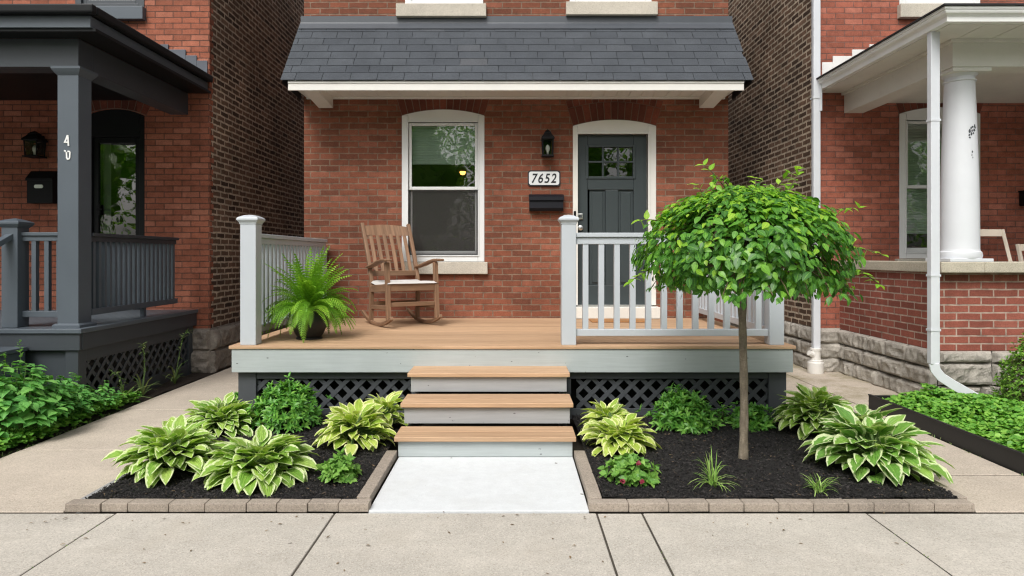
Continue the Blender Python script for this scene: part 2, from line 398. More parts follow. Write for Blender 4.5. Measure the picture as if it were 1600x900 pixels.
M['ground']=concrete('ground_dirt',(.035,.030,.022),.3,.2)
M['jointdirt']=paint('joint_dirt',(.055,.046,.035),.95,.3)
M['glass']=glass_mat('window_glass',1.9)
M['glass_dark']=glass_mat('door_glass',1.4,(.6,.65,.62))
M['glass_clear']=glass_mat('lantern_glass',.5)
M['screen']=screen_mat('insect_screen')
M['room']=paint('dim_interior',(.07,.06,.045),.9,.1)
M['blind']=paint('green_grey_blind',(.50,.58,.50),.8,.04)
M['curtain']=paint('pale_curtain',(.42,.45,.40),.9,.1)
M['bulb']=emis('warm_bulb',(1,.45,.10),3.0)
M['lampshade']=paint('brass_shade',(.55,.36,.14),.4)
M['clearbulb']=paint('clear_bulb',(.75,.72,.66),.2)
M['steel']=metal('satin_steel',(.62,.62,.60),.3)
M['plaque']=paint('plaque_white',(.74,.77,.78),.4,.03)
M['ink']=paint('numeral_black',(.012,.013,.02),.5)
M['numwhite']=paint('numeral_white',(.80,.80,.78),.4)
M['cushion']=paint('white_cushion',(.54,.52,.50),.95,.06)
M['coir']=paint('coir_mat',(.34,.16,.055),.95,.25)
M['pot']=paint('black_pot',(.010,.010,.011),.5,.15)
M['planter']=paint('black_plastic',(.012,.012,.013),.5,.2)
M['bark']=None
def bark_mat():
    m,nt,bs=newmat('young_bark'); P=pos(nt)
    a=noi(nt,scl(nt,P,(30,30,9)),1.0,5,.7); b=noi(nt,P,7,4); c=noi(nt,scl(nt,P,(40,40,140)),1.0,3)
    col=ramp(nt,[(.3,(.11,.09,.062)),(.55,(.20,.165,.12)),(.75,(.31,.27,.21))],a); col=mixc(nt,1.0,col,grey(nt,b,.7,1.2),'MULTIPLY'); col=mixc(nt,1.0,col,grey(nt,c,.85,1.15),'MULTIPLY')
    nt.links.new(col,bs.inputs['Base Color']); bs.inputs['Roughness'].default_value=.85; bump(nt,a,.8,.006,bs); return m
M['bark']=bark_mat()
M['twig']=paint('green_twig',(.10,.075,.035),.7,.2)
M['stem']=paint('green_stem',(.10,.17,.045),.6,.15)
M['leaf_tree']=leaf_mat('tree_leaf',[(0,(.048,.155,.028)),(.45,(.080,.235,.034)),(.8,(.12,.31,.040)),(1,(.20,.42,.045))],.32,.38)
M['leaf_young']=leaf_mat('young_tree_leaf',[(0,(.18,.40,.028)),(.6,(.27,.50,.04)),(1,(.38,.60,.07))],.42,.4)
M['leaf_fern']=leaf_mat('fern_leaf',[(0,(.10,.26,.02)),(.5,(.18,.40,.028)),(1,(.31,.53,.05))],.35,.5,vein=0)
M['leaf_hosta']=leaf_mat('hosta_leaf',[(0,(.19,.37,.055)),(.5,(.28,.46,.075)),(1,(.40,.56,.12))],.25,.42,margin=((.70,.78,.44),.45,.48),vein=.05)
M['leaf_hosta2']=leaf_mat('hosta_leaf_gold',[(0,(.27,.43,.05)),(.5,(.38,.53,.075)),(1,(.52,.62,.14))],.25,.42,margin=((.78,.80,.40),.6,.42),vein=.05)
M['leaf_hosta3']=leaf_mat('hosta_leaf_deep',[(0,(.13,.30,.05)),(.5,(.19,.38,.065)),(1,(.29,.47,.09))],.25,.42,margin=((.69,.77,.46),.40,.50),vein=.05)
M['leaf_shrub']=leaf_mat('shrub_leaf',[(0,(.065,.21,.034)),(.5,(.11,.31,.046)),(1,(.22,.45,.07))],.25,.4)
M['leaf_box']=leaf_mat('boxwood_leaf',[(0,(.075,.20,.025)),(.5,(.13,.29,.035)),(1,(.24,.42,.055))],.25,.4)
M['leaf_big']=leaf_mat('broad_leaf',[(0,(.08,.26,.06)),(.5,(.13,.36,.08)),(1,(.22,.47,.11))],.25,.45)
M['leaf_small']=leaf_mat('small_plant_leaf',[(0,(.10,.25,.045)),(.5,(.16,.34,.06)),(1,(.25,.44,.09))],.28,.45)
M['leaf_cover']=leaf_mat('ground_cover_leaf',[(0,(.09,.27,.035)),(.5,(.15,.37,.05)),(1,(.27,.50,.08))],.28,.45)
M['leaf_grass']=leaf_mat('grass_blade',[(0,(.16,.32,.06)),(.5,(.27,.45,.10)),(1,(.42,.55,.2))],.28,.45,vein=0)
M['leaf_weed']=leaf_mat('weed_blade',[(0,(.11,.19,.06)),(.6,(.18,.28,.09)),(1,(.28,.31,.13))],.25,.5,vein=0)
M['petal']=paint('crimson_petal',(.18,.014,.03),.6,.15)
M['leaf_far']=leaf_mat('far_tree_leaf',[(0,(.09,.22,.035)),(.5,(.17,.35,.055)),(1,(.30,.50,.09))],.45,.5,vein=0)
M['dryleaf']=leaf_mat('dry_leaf',[(0,(.10,.07,.04)),(1,(.26,.18,.10))],.1,.7,vein=0)

OV=[(0,.10),(.12,.62),(.32,.98),(.55,.86),(.8,.42),(1,.02)]
OV4=[(0,.12),(.28,1.0),(.62,.78),(1,.03)]
HOS=[(0,.20),(.10,.55),(.26,.92),(.45,1.0),(.65,.80),(.83,.45),(1,.03)]
LAN=[(0,.15),(.35,1.0),(.7,.7),(1,.03)]
ROUND=[(0,.35),(.3,.95),(.65,1.0),(1,.25)]
BLADE=[(0,1),(.3,1),(.6,.8),(.85,.5),(1,.05)]

def rndir(e0,e1):
    a=random.uniform(0,2*math.pi); e=R(random.uniform(e0,e1)); return V((math.cos(a)*math.cos(e),math.sin(a)*math.cos(e),math.sin(e)))

for k in ('navyblack','blackmetal','black'): M[k].node_tree.nodes['Principled BSDF'].inputs['Specular IOR Level'].default_value=.2
# ------------------------------------------------------------------ world, sun, camera
w=bpy.data.worlds.new('World'); scene.world=w; w.use_nodes=True; nt=w.node_tree
bg=nt.nodes['Background']
sky=nt.nodes.new('ShaderNodeTexSky'); sky.sky_type='NISHITA'; sky.sun_disc=False
SUN_EL,SUN_AZ=50,200
sky.sun_elevation=R(SUN_EL); sky.sun_rotation=R(SUN_AZ); sky.dust_density=6; sky.ozone_density=1.0; sky.air_density=1.0
hs=nt.nodes.new('ShaderNodeHueSaturation'); hs.inputs['Saturation'].default_value=.22
nt.links.new(sky.outputs[0],hs.inputs['Color']); nt.links.new(hs.outputs[0],bg.inputs[0]); bg.inputs[1].default_value=.11
sl=bpy.data.lights.new('sun','SUN'); so=bpy.data.objects.new('sun',sl); C.objects.link(so)
sl.energy=1.5; sl.angle=R(26); sl.color=(1,.965,.92)
az=R(SUN_AZ); el=R(SUN_EL)
sd=V((math.sin(az)*math.cos(el),math.cos(az)*math.cos(el),math.sin(el)))
so.rotation_euler=sd.to_track_quat('Z','Y').to_euler(); so.location=(0,-6,12)
cam=bpy.data.cameras.new('camera'); co=bpy.data.objects.new('camera',cam); C.objects.link(co)
co.location=(0,0,1.333); co.rotation_euler=(R(90),0,0); cam.lens=1040/1600*36; cam.sensor_width=36; cam.shift_y=-50/1600
cam.clip_end=500; cam.clip_start=.05; scene.camera=co
scene.view_settings.view_transform='Standard'; scene.view_settings.look='None'; scene.view_settings.exposure=0.52; scene.view_settings.gamma=1
scene.cycles.use_denoising=True
scene.cycles.denoiser='OPENIMAGEDENOISE'
scene.cycles.denoising_input_passes='RGB_ALBEDO_NORMAL'
scene.cycles.denoising_prefilter='ACCURATE'
scene.cycles.filter_width=1.2
scene.cycles.sample_clamp_indirect=6
scene.cycles.max_bounces=10; scene.cycles.diffuse_bounces=7; scene.cycles.transparent_max_bounces=12
EYE=1.333; F=1040
def at(px,py,Y): return V(((px-800)/F*Y,Y,EYE-(py-400)/F*Y))

# ------------------------------------------------------------------ walls with openings
def arch_z(op,x):
    x0,x1,z0,zs,zc=op
    if zc<=zs: return zs
    h=(x1-x0)/2; s=zc-zs; r=(h*h+s*s)/(2*s); d=x-(x0+x1)/2
    return zc-r+math.sqrt(max(r*r-d*d,0))
def wall(mb,xa,xb,y,za,zb,ops,depth=.10):
    cuts={xa,xb}
    for o in ops:
        n=12 if o[4]>o[3] else 1
        for i in range(n+1): cuts.add(o[0]+(o[1]-o[0])*i/n)
    cs=sorted(cuts)
    for a,b in zip(cs,cs[1:]):
        if b-a<1e-6: continue
        mid=(a+b)/2; z=[(za,za)]
        for o in sorted([o for o in ops if o[0]<mid<o[1]],key=lambda o:o[2]):
            mb.poly([(a,y,z[-1][0]),(b,y,z[-1][1]),(b,y,o[2]),(a,y,o[2])])
            z.append((arch_z(o,a),arch_z(o,b)))
        mb.poly([(a,y,z[-1][0]),(b,y,z[-1][1]),(b,y,zb),(a,y,zb)])
    for o in ops:
        x0,x1,z0,zs,zc=o; n=12 if zc>zs else 1
        mb.poly([(x0,y,z0),(x0,y+depth,z0),(x0,y+depth,zs),(x0,y,zs)]); mb.poly([(x1,y+depth,z0),(x1,y,z0),(x1,y,zs),(x1,y+depth,zs)])
        mb.poly([(x0,y,z0),(x1,y,z0),(x1,y+depth,z0),(x0,y+depth,z0)])
        for i in range(n):
            a=x0+(x1-x0)*i/n; b=x0+(x1-x0)*(i+1)/n
            mb.poly([(a,y,arch_z(o,a)),(a,y+depth,arch_z(o,a)),(b,y+depth,arch_z(o,b)),(b,y,arch_z(o,b))])
def arch_frame(mb,op,y0,y1,inner):
    """filled frame between the opening outline and a rectangular inner hole (x0,x1,z0,z1)"""
    x0,x1,z0,zs,zc=op; a,b,c,d=inner
    mb.box(x0,a,y0,y1,z0,zs); mb.box(b,x1,y0,y1,z0,zs); 
    if c>z0: mb.box(a,b,y0,y1,z0,c)
    n=12
    xs=sorted({x0+(x1-x0)*i/n for i in range(n+1)}|{a,b})
    for u,v in zip(xs,xs[1:]):
        lo=d if (u+v)/2>a and (u+v)/2<b else zs
        lo=min(lo,zs)
        if not (a<(u+v)/2<b): lo=zs
        mb.poly([(u,y0,lo),(v,y0,lo),(v,y0,arch_z(op,v)),(u,y0,arch_z(op,u))])
    mb.poly([(a,y0,d),(b,y0,d),(b,y1,d),(a,y1,d)])
def frame_rect(mb,x0,x1,z0,z1,t,y0,y1,tb=None):
    tb=t if tb is None else tb
    mb.box(x0,x0+t,y0,y1,z0,z1); mb.box(x1-t,x1,y0,y1,z0,z1); mb.box(x0+t,x1-t,y0,y1,z1-t,z1); mb.box(x0+t,x1-t,y0,y1,z0,z0+tb)
def voussoirs(house,op,y,rings,mat_b,mat_m,bwid=.072):
    x0,x1,z0,zs,zc=op; h=(x1-x0)/2; s=zc-zs; r=(h*h+s*s)/(2*s); cx=(x0+x1)/2; cz=zc-r; a=math.asin(h/r)
    mb=MB(); mo=MB(); rr=r+.004
    for k,H in enumerate(rings):
        r2=rr+H; n=max(3,int(2*a*rr/bwid)); 
        ae=a*(1.0+.0*k)
        for i in range(n):
            t0=-ae+2*ae*i/n; t1=-ae+2*ae*(i+1)/n; g=.0045/rr
            t0+=g;t1-=g; mb.rnd=random.random()
            def P(t,q,yy): return (cx+q*math.sin(t),yy,cz+q*math.cos(t))
            u=random.random()*40
            q0,q1=rr+.004,r2-.004
            pts=[P(t0,q0,y-.006),P(t1,q0,y-.006),P(t1,q1,y-.006),P(t0,q1,y-.006)]
            uvs=[(u+p[0],p[2]) for p in pts]
            mb.poly(pts,uvs)
            bk=[P(t0,q0,y),P(t1,q0,y),P(t1,q1,y),P(t0,q1,y)]
            for j in range(4): mb.poly([pts[j],bk[j],bk[(j+1)%4],pts[(j+1)%4]])
            t0-=g;t1+=g
            mo.poly([P(t0,rr-.004,y-.003),P(t1,rr-.004,y-.003),P(t1,r2,y-.003),P(t0,r2,y-.003)])
        rr=r2
    o=mb.build('brick_arch',mat_b,house); mo.build('mortar_bed',mat_m,o)
def rockface(mb,p0,ud,nd,L,H,course,bl,rng,depth=.045):
    """rock-faced blocks on a wall: p0 corner at the ground, ud along, nd outward"""
    p0=V(p0);ud=V(ud);nd=V(nd); z=0; k=0
    while z<H-.01:
        h=min(course,H-z); x=0
        off=rng.uniform(.3,1.0)
        first=True
        while x<L-.005:
            l=bl*(off if first else rng.uniform(.75,1.3)); first=False
            l=min(l,L-x)
            if L-x-l<bl*.35: l=L-x
            sx,sz,sd_=x,z,rng.random()*60; g=.006
            nu=max(4,int(l/.019)); nv=max(4,int(h/.017))
            def fn(u,v):
                e=min(u*l,(1-u)*l,v*h,(1-v)*h)/.022
                e=max(0,min(1,e))
                pt=V((sx+g+u*(l-2*g)+sd_,sz+v*h,sd_*1.7))
                nz=mnoise.noise(pt*5.0)*.75+(.25-abs(mnoise.noise(pt*11)))*.9+mnoise.noise(pt*27)*.22
                ridge=abs(mnoise.noise(pt*4.1+V((9,3,1))))
                q=e*(.028+depth*(.55*nz+.5-1.1*ridge*.7))
                return p0+ud*(sx+g+u*(l-2*g))+V((0,0,1))*(sz+g*.6+v*(h-1.2*g))+nd*max(q,-.004)
            mb.grid(fn,nu,nv); x+=l
        z+=h; k+=1

# ================================================================== GROUND
random.seed(3)
mb=MB(); mb.box(-90,90,-90,120,-1.0,-.06); struct(mb.build('ground',M['ground']),'bare brown ground running under the whole street','ground')
mb=MB(); mb.box(-90,90,-9,-.4,-.3,-.055); struct(mb.build('road',M['asphalt']),'dark asphalt road in front of the houses','road')
mb=MB(); mb.box(-90,90,-.4,-.2,-.3,0.0); struct(mb.build('kerb',M['sidewalk'],bevel=.01),'pale concrete kerb between road and sidewalk','kerb')
def slabs(mb,xs,ys,g=.009,z=0.0,jig=0.003):
    for a,b in zip(xs,xs[1:]):
        for c,d in zip(ys,ys[1:]):
            dz=random.uniform(-jig,0)
            mb.box(a+g/2,b-g/2,c+g/2,d-g/2,-.12,z+dz)
mb=MB(); slabs(mb,[-90,-40,-20,-12,-8.4,-6.9,-5.3,-3.7,-2.055,-.92,.44,.676,1.84,3.3,4.9,6.5,8,12,20,40,90],[-.2,1.75,3.459],.0085)
struct(mb.build('sidewalk',M['sidewalk'],bevel=.006),'light concrete sidewalk of large square slabs across the front','sidewalk')
mb=MB()
slabs(mb,[-3.385,-2.335],[3.467,4.577,5.78,6.95,8.2,9.5,12,16],.013)
struct(mb.build('walkway',M['walk'],bevel=.006),'tan concrete walkway between left flower bed and the slate grey porch','walkway')
mb=MB(); slabs(mb,[2.415,3.118],[3.467,4.054,5.59],.014); slabs(mb,[2.30,3.105,3.80],[5.59,7.75],.014); slabs(mb,[2.30,3.52],[7.75,9.5,12,16],.009)
struct(mb.build('walkway',M['walk'],bevel=.006),'tan mossy concrete walkway between right flower bed and the black planter','walkway')
mb=MB()
for q in ((-3.385,-2.335,3.46,16),(2.415,3.118,3.467,5.59),(2.30,3.80,5.591,7.75),(2.30,3.52,7.751,16),(-9,9,.3,3.459)): mb.poly([(q[0],q[2],-.0058),(q[1],q[2],-.0058),(q[1],q[3],-.0058),(q[0],q[3],-.0058)])
struct(mb.build('joint_soil',M['jointdirt']),'dark soil filling the joints of the concrete slabs','soil')
mb=MB(); mb.box(-.748,.402,3.467,4.46,-.1,.006); struct(mb.build('entry_path',M['slab'],bevel=.004),'white painted concrete slab leading from sidewalk to the wooden steps','path')
mb=MB()
# mulch beds
def bedz(x,y): return .040+.018*mnoise.noise(V((x*2.1,y*2.1,.3)))+.010*mnoise.noise(V((x*9,y*9,3)))+.006*mnoise.noise(V((x*31,y*31,7)))
BL=(-2.27,-.83,3.545,5.46); BR=(.485,2.38,3.545,5.46)
for nm,(a,b,c,d),lab in (('l',BL,'left'),('r',BR,'right')):
    mb=MB(); 
    def fn(u,v):
        x=a+(b-a)*u;y=c+(d-c)*v
        return (x,y,bedz(x,y))
    mb.grid(fn,70,70); mb.rnd=.3
    struct(mb.build('mulch_bed',M['mulch'],rnd=True,smooth=True),'black mulch bed %s of the white entry path'%lab,'flower bed')
    mb=MB(); rg=random.Random(5)
    for i in range(15000):
        x=rg.uniform(a,b); y=c+(d-c)*rg.random()**1.35
        L=rg.uniform(.007,.026); W_=rg.uniform(.003,.008); t=rg.uniform(0,math.pi*2); e=rg.gauss(0,.35)
        dv=V((math.cos(t)*math.cos(e),math.sin(t)*math.cos(e),math.sin(e)))*L/2; sv=V((-math.sin(t),math.cos(t),rg.gauss(0,.5)))*W_/2
        p=V((x,y,bedz(x,y)+rg.uniform(.002,.010))); mb.rnd=rg.random()
        k=len(mb.v); mb.v+=[tuple(p-dv-sv*.6),tuple(p+dv*.9-sv),tuple(p+dv+sv*.7),tuple(p-dv*.8+sv),tuple(p+V((0,0,W_*.8)))]
        for q in ((0,1,4),(1,2,4),(2,3,4),(3,0,4)): mb.face([k+j for j in q],[(0,0)]*3)
    struct(mb.build('mulch_chips',M['mulch'],rnd=True),'loose black wood chips over the %s flower bed'%lab,'mulch','stuff')
# neighbour soil
mb=MB()
def fn(u,v):
    x=-7.5+(7.5-3.40)*u; y=3.48+(7.6-3.48)*v; return (x,y,-.005+.02*mnoise.noise(V((x*3,y*3,1)))+.01*mnoise.noise(V((x*14,y*14,1))))
mb.grid(fn,60,60); mb.rnd=.5; struct(mb.build('soil',M['soil'],rnd=True,smooth=True),'brown garden soil of the left neighbour along the walkway','soil')
mb=MB()
def fn(u,v):
    x=3.15+(8-3.15)*u; y=3.48+(5.9-3.48)*v; return (x,y,.05+.02*mnoise.noise(V((x*3,y*3,4))))
mb.grid(fn,50,30); mb.rnd=.3; struct(mb.build('soil',M['soil'],rnd=True,smooth=True),'dark soil inside the black planter on the right','soil')

# edging blocks: each a thing, copies of a few meshes
blk=[]
for L in (.205,.178,.150,.128):
    mb=MB(); mb.box(-L/2,L/2,-.036,.036,0,.046); o=mb.build('edging_block',M['edging'],bevel=.0045); blk.append((L,o))
used=set()
def put_block(L_i,x,y,rz,label,group,z=0.0,sx=1.0):
    L,src=blk[L_i]
    if L_i in used: o=src.copy(); C.objects.link(o)
    else: o=src; used.add(L_i)
    o.scale=(sx,1,1); o.location=(x,y,z); o.rotation_euler=(random.uniform(-.015,.015),random.uniform(-.012,.012),rz); tag(o,label,'edging block',group)
def row(p,q,label,group,seed):
    rg=random.Random(seed); p=V(p);q=V(q); d=q-p; T=d.length; d.normalize(); s=0; rz=math.atan2(d.y,d.x)
    seq=[]
    while True:
        i=rg.choice((0,1,1,2,3)); L=blk[i][0]+.003
        if s+L>T: break
        seq.append((i,s+L/2)); s+=L
    k=(T-s)/max(1,len(seq))
    for n,(i,t) in enumerate(seq):
        c=p+d*(t+k*(n+.5)); put_block(i,c.x,c.y+rg.uniform(-.003,.003),rz+rg.uniform(-.012,.012),label,group,-.002,1+k/blk[i][0])
row((-2.33,3.502,0),(-.745,3.502,0),'tan concrete edging block in the front row of the left mulch bed','edging blocks along the front of the left bed',1)
row((.40,3.502,0),(2.41,3.502,0),'tan concrete edging block in the front row of the right mulch bed','edging blocks along the front of the right bed',2)
row((-.796,3.56,0),(-.796,4.42,0),'tan concrete edging block lining the left side of the white entry path','edging blocks left of the entry path',3)
row((.446,3.56,0),(.446,4.42,0),'tan concrete edging block lining the right side of the white entry path','edging blocks right of the entry path',4)
row((2.40,3.56,0),(2.40,5.30,0),'tan concrete edging block between the right bed and the mossy walkway','edging blocks along the right walkway',5)
mb=MB()
for k in range(4): mb.box(-2.335,-2.25,3.56+k*.45,3.56+k*.45+.444,-.05,.022)
tag(mb.build('edging_strip',M['bluestone'],bevel=.005),'flat grey stone edging strip along left side of left mulch bed','edging')

# ================================================================== MAIN HOUSE
WY=7.70
house=thing('brick_house','narrow red brick house with grey front door in the centre','house',(0,WY,0))
def px(x): return (x-800)/F*WY
def pz(y): return EYE-(y-400)/F*WY
win=(px(628),px(757),pz(409),pz(181),pz(171.5)); dor=(px(895),px(1025),.614,pz(197),pz(187.5))
up1=(px(633),px(755),pz(8),5.3,5.3); up2=(px(890),px(1018),pz(5),5.3,5.3)
HX0,HX1=px(475),px(1138)
mb=MB(); wall(mb,HX0,HX1,WY,-.1,5.8,[win,dor,up1,up2],.12)
mb.poly([(HX0,13,-.1),(HX0,WY,-.1),(HX0,WY,5.8),(HX0,13,5.8)]); mb.poly([(HX1,WY,-.1),(HX1,13,-.1),(HX1,13,5.8),(HX1,WY,5.8)]); mb.poly([(HX1,13,-.1),(HX0,13,-.1),(HX0,13,5.8),(HX1,13,5.8)])
mb.build('wall',M['brick_main'],house)
mb=MB(); mb.box(HX0-.2,HX1+.2,WY-.2,13.2,5.802,5.9); mb.build('upper_roof',M['roofblack'],house)
voussoirs(house,win,WY,[.205],M['voussoir'],M['mortar'])
voussoirs(house,dor,WY,[.205,.09],M['voussoir'],M['mortar'])
# room behind the window
def room(parent,x0,x1,y0,y1,z0,z1,mat=None):
    mb=MB()
    mb.poly([(x0,y1,z0),(x1,y1,z0),(x1,y1,z1),(x0,y1,z1)]); mb.poly([(x0,y0,z0),(x0,y1,z0),(x0,y1,z1),(x0,y0,z1)]); mb.poly([(x1,y0,z0),(x1,y1,z0),(x1,y1,z1),(x1,y0,z1)])
    mb.poly([(x0,y0,z0),(x1,y0,z0),(x1,y1,z0),(x0,y1,z0)]); mb.poly([(x0,y0,z1),(x1,y0,z1),(x1,y1,z1),(x0,y1,z1)])
    return mb.build('room',mat or M['room'],parent)
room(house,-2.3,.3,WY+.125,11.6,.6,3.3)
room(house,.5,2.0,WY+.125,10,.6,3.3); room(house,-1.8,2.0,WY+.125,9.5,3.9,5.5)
def dh_window(house,op,y,sill,blind_z=None,trim=M['white_win'],t=.075,screen=False,meet=None,name='window',blindmat=None):
    """double-hung window with an arched head: window > frame, sash x2 (pane under each)"""
    x0,x1,z0,zs,zc=op
    f=MB(); inn=(x0+t,x1-t,z0+.075,zs-.075)
    arch_frame(f,op,y-.012,y+.075,inn)
    wn=f.build(name,trim,house,bevel=.006)
    a,b,c,d=inn; zm=meet if meet else (c+d)/2
    l=MB(); frame_rect(l,a-.012,b+.012,c-.012,d+.012,.012,y-.022,y+.06); l.build('stop_bead',trim,wn,bevel=.003)
    s=MB(); frame_rect(s,a,b,zm-.022,d,.036,y+.012,y+.045,.036); s.build('sash',trim,wn,bevel=.004)
    g=MB(); g.poly([(a+.036,y+.03,zm),(b-.036,y+.03,zm),(b-.036,y+.03,d-.03),(a+.036,y+.03,d-.03)]); g.build('pane',M['glass'],wn)
    s=MB(); frame_rect(s,a,b,c,zm+.016,.038,y+.048,y+.08,.05); s.build('sash',trim,wn,bevel=.004)
    g=MB(); g.poly([(a+.038,y+.065,c+.05),(b-.038,y+.065,c+.05),(b-.038,y+.065,zm-.02),(a+.038,y+.065,zm-.02)]); g.build('pane',M['glass'],wn)
    if screen:
        g=MB(); frame_rect(g,a+.004,b-.004,c+.004,zm-.026,.016,y+.022,y+.036); g.poly([(a+.02,y+.030,c+.02),(b-.02,y+.030,c+.02),(b-.02,y+.030,zm-.04),(a+.02,y+.030,zm-.04)]); g.build('insect_screen',M['screen'],wn)
    if blind_z:
        g=MB(); n=int((d-blind_z)/.03)
        for i in range(n):
            za=d-i*(d-blind_z)/n; zb=d-(i+1)*(d-blind_z)/n; zc_=(za+zb)/2
            g.poly([(a,y+.115,za),(b,y+.115,za),(b,y+.121,zc_),(a,y+.121,zc_)]); g.poly([(a,y+.121,zc_),(b,y+.121,zc_),(b,y+.115,zb),(a,y+.115,zb)])
        g.box(a,b,y+.108,y+.136,blind_z-.02,blind_z); g.build('blind',blindmat or M['blind'],wn)
    if sill:
        g=MB(); g.box(sill[0],sill[1],y-.055,y+.06,sill[2],sill[3]); g.build('sill',M['limestone'],wn,bevel=.006)
    return wn
dh_window(house,win,WY,(px(632),px(762),pz(428),pz(409.5)),blind_z=pz(252),screen=True,meet=pz(293.5))
def plain_window(house,op,y,sill,trim,sillmat,blind=None):
    x0,x1,z0,z1,_=op; f=MB(); frame_rect(f,x0,x1,z0,z1,.07,y-.01,y+.07,.045); wn=f.build('window',trim,house,bevel=.005)
    s=MB(); frame_rect(s,x0+.07,x1-.07,z0+.045,z1-.07,.045,y+.02,y+.055,.05); s.box(x0+.1,x1-.1,y+.02,y+.055,(z0+z1)/2-.02,(z0+z1)/2+.02); s.build('sash',trim,wn,bevel=.004)
    g=MB(); g.poly([(x0+.1,y+.04,z0+.08),(x1-.1,y+.04,z0+.08),(x1-.1,y+.04,z1-.1),(x0+.1,y+.04,z1-.1)]); g.build('pane',M['glass'],wn)
    g=MB(); g.box(sill[0],sill[1],y-.07,y+.05,sill[2],sill[3]); g.build('sill',sillmat,wn,bevel=.007)
    if blind:
        g=MB(); g.box(x0+.07,x1-.07,y+.10,y+.105,z0+.05,z1-.05); g.build('curtain',blind,wn)
    return wn
plain_window(house,up1,WY,(px(620),px(760),pz(28.5),pz(8.5)),M['white_win'],M['limestone'],M['curtain'])
plain_window(house,up2,WY,(px(884),px(1026),pz(26),pz(5.5)),M['white_win'],M['limestone'],M['curtain'])
# front door
dframe=MB(); x0,x1,z0,zs,zc=dor; dl,dr,db,dt=px(902.5),px(1012),pz(477),pz(209.5)
arch_frame(dframe,(x0,x1,z0+.15,zs,zc),WY-.012,WY+.10,(dl,dr,z0+.15,dt))
dj=dframe.build('door_frame',M['white'],house,bevel=.006)
mb=MB(); frame_rect(mb,dl-.022,dr+.022,z0+.15,dt+.022,.022,WY-.024,WY+.03,.0001); mb.build('door_casing_bead',M['white'],dj,bevel=.004)
mb=MB(); mb.box(x0-.02,x1+.02,WY-.14,WY+.12,.62,db-.012); mb.build('door_step',M['white_old'],house,bevel=.006)
dY=WY+.045
# door slab with recessed panels and glazing opening built from stiles and rails
mb=MB()
gx0,gx1,gz0,gz1=px(919),px(991),pz(276),pz(228)
pl=(px(922),px(947)); prr=(px(967),px(992)); pz0,pz1=pz(446),pz(296)
xs=[dl,pl[0],pl[1],prr[0],prr[1],dr]
mb.box(dl,gx0,dY,dY+.045,db,dt); mb.box(gx1,dr,dY,dY+.045,db,dt); mb.box(gx0,gx1,dY,dY+.045,gz1,dt); mb.box(gx0,gx1,dY,dY+.045,pz1,gz0)
mb.box(gx0,gx1,dY,dY+.045,db,pz0); mb.box(pl[1],prr[0],dY,dY+.045,pz0,pz1); 
for a,b in (pl,prr):
    a=max(a,gx0); b=min(b,gx1)
    mb.box(a,b,dY+.022,dY+.045,pz0,pz1); mb.box(a+.03,b-.03,dY+.008,dY+.03,pz0+.03,pz1-.03)
door=mb.build('door',M['door'],house,bevel=.006)
mb=MB(); frame_rect(mb,gx0-.022,gx1+.022,gz0-.022,gz1+.022,.03,dY-.012,dY+.03)
for i in (1,2): 
    x=gx0+(gx1-gx0)*i/3; mb.box(x-.011,x+.011,dY-.004,dY+.03,gz0,gz1)
z=(gz0+gz1)/2; mb.box(gx0,gx1,dY-.003,dY+.028,z-.011,z+.011); mb.build('glazing_frame',M['door'],door,bevel=.004)
mb=MB(); mb.poly([(gx0,dY+.02,gz0),(gx1,dY+.02,gz0),(gx1,dY+.02,gz1),(gx0,dY+.02,gz1)]); mb.build('pane',M['glass_dark'],door)
c=at(907,338,WY); mb=MB(); mb.box(c.x-.03,c.x+.03,dY-.022,dY,c.z-.033,c.z+.033); mb.build('keypad_lock',M['steel'],door,bevel=.005)
mb=MB(); mb.box(c.x-.018,c.x+.018,dY-.026,dY-.020,c.z-.012,c.z+.02); mb.build('lock_keys',M['char'],door)
c=at(907,356,WY); mb=MB(); mb.tube([(c.x,dY,c.z),(c.x,dY-.012,c.z),(c.x,dY-.013,c.z),(c.x,dY-.035,c.z),(c.x,dY-.045,c.z),(c.x,dY-.07,c.z),(c.x,dY-.078,c.z)],[.033,.033,.014,.014,.026,.028,.015],16); mb.build('door_knob',M['steel'],door,smooth=True,angle=40)
c=at(898,336,WY); mb=MB(); mb.box(c.x-.014,c.x+.014,WY-.03,WY-.012,c.z-.045,c.z+.045); mb.build('doorbell',M['blackmetal'],dj,bevel=.006)
mb=MB(); mb.box(dl,dr,dY-.02,dY+.05,db-.012,db+.004); mb.build('threshold',M['steel'],dj)
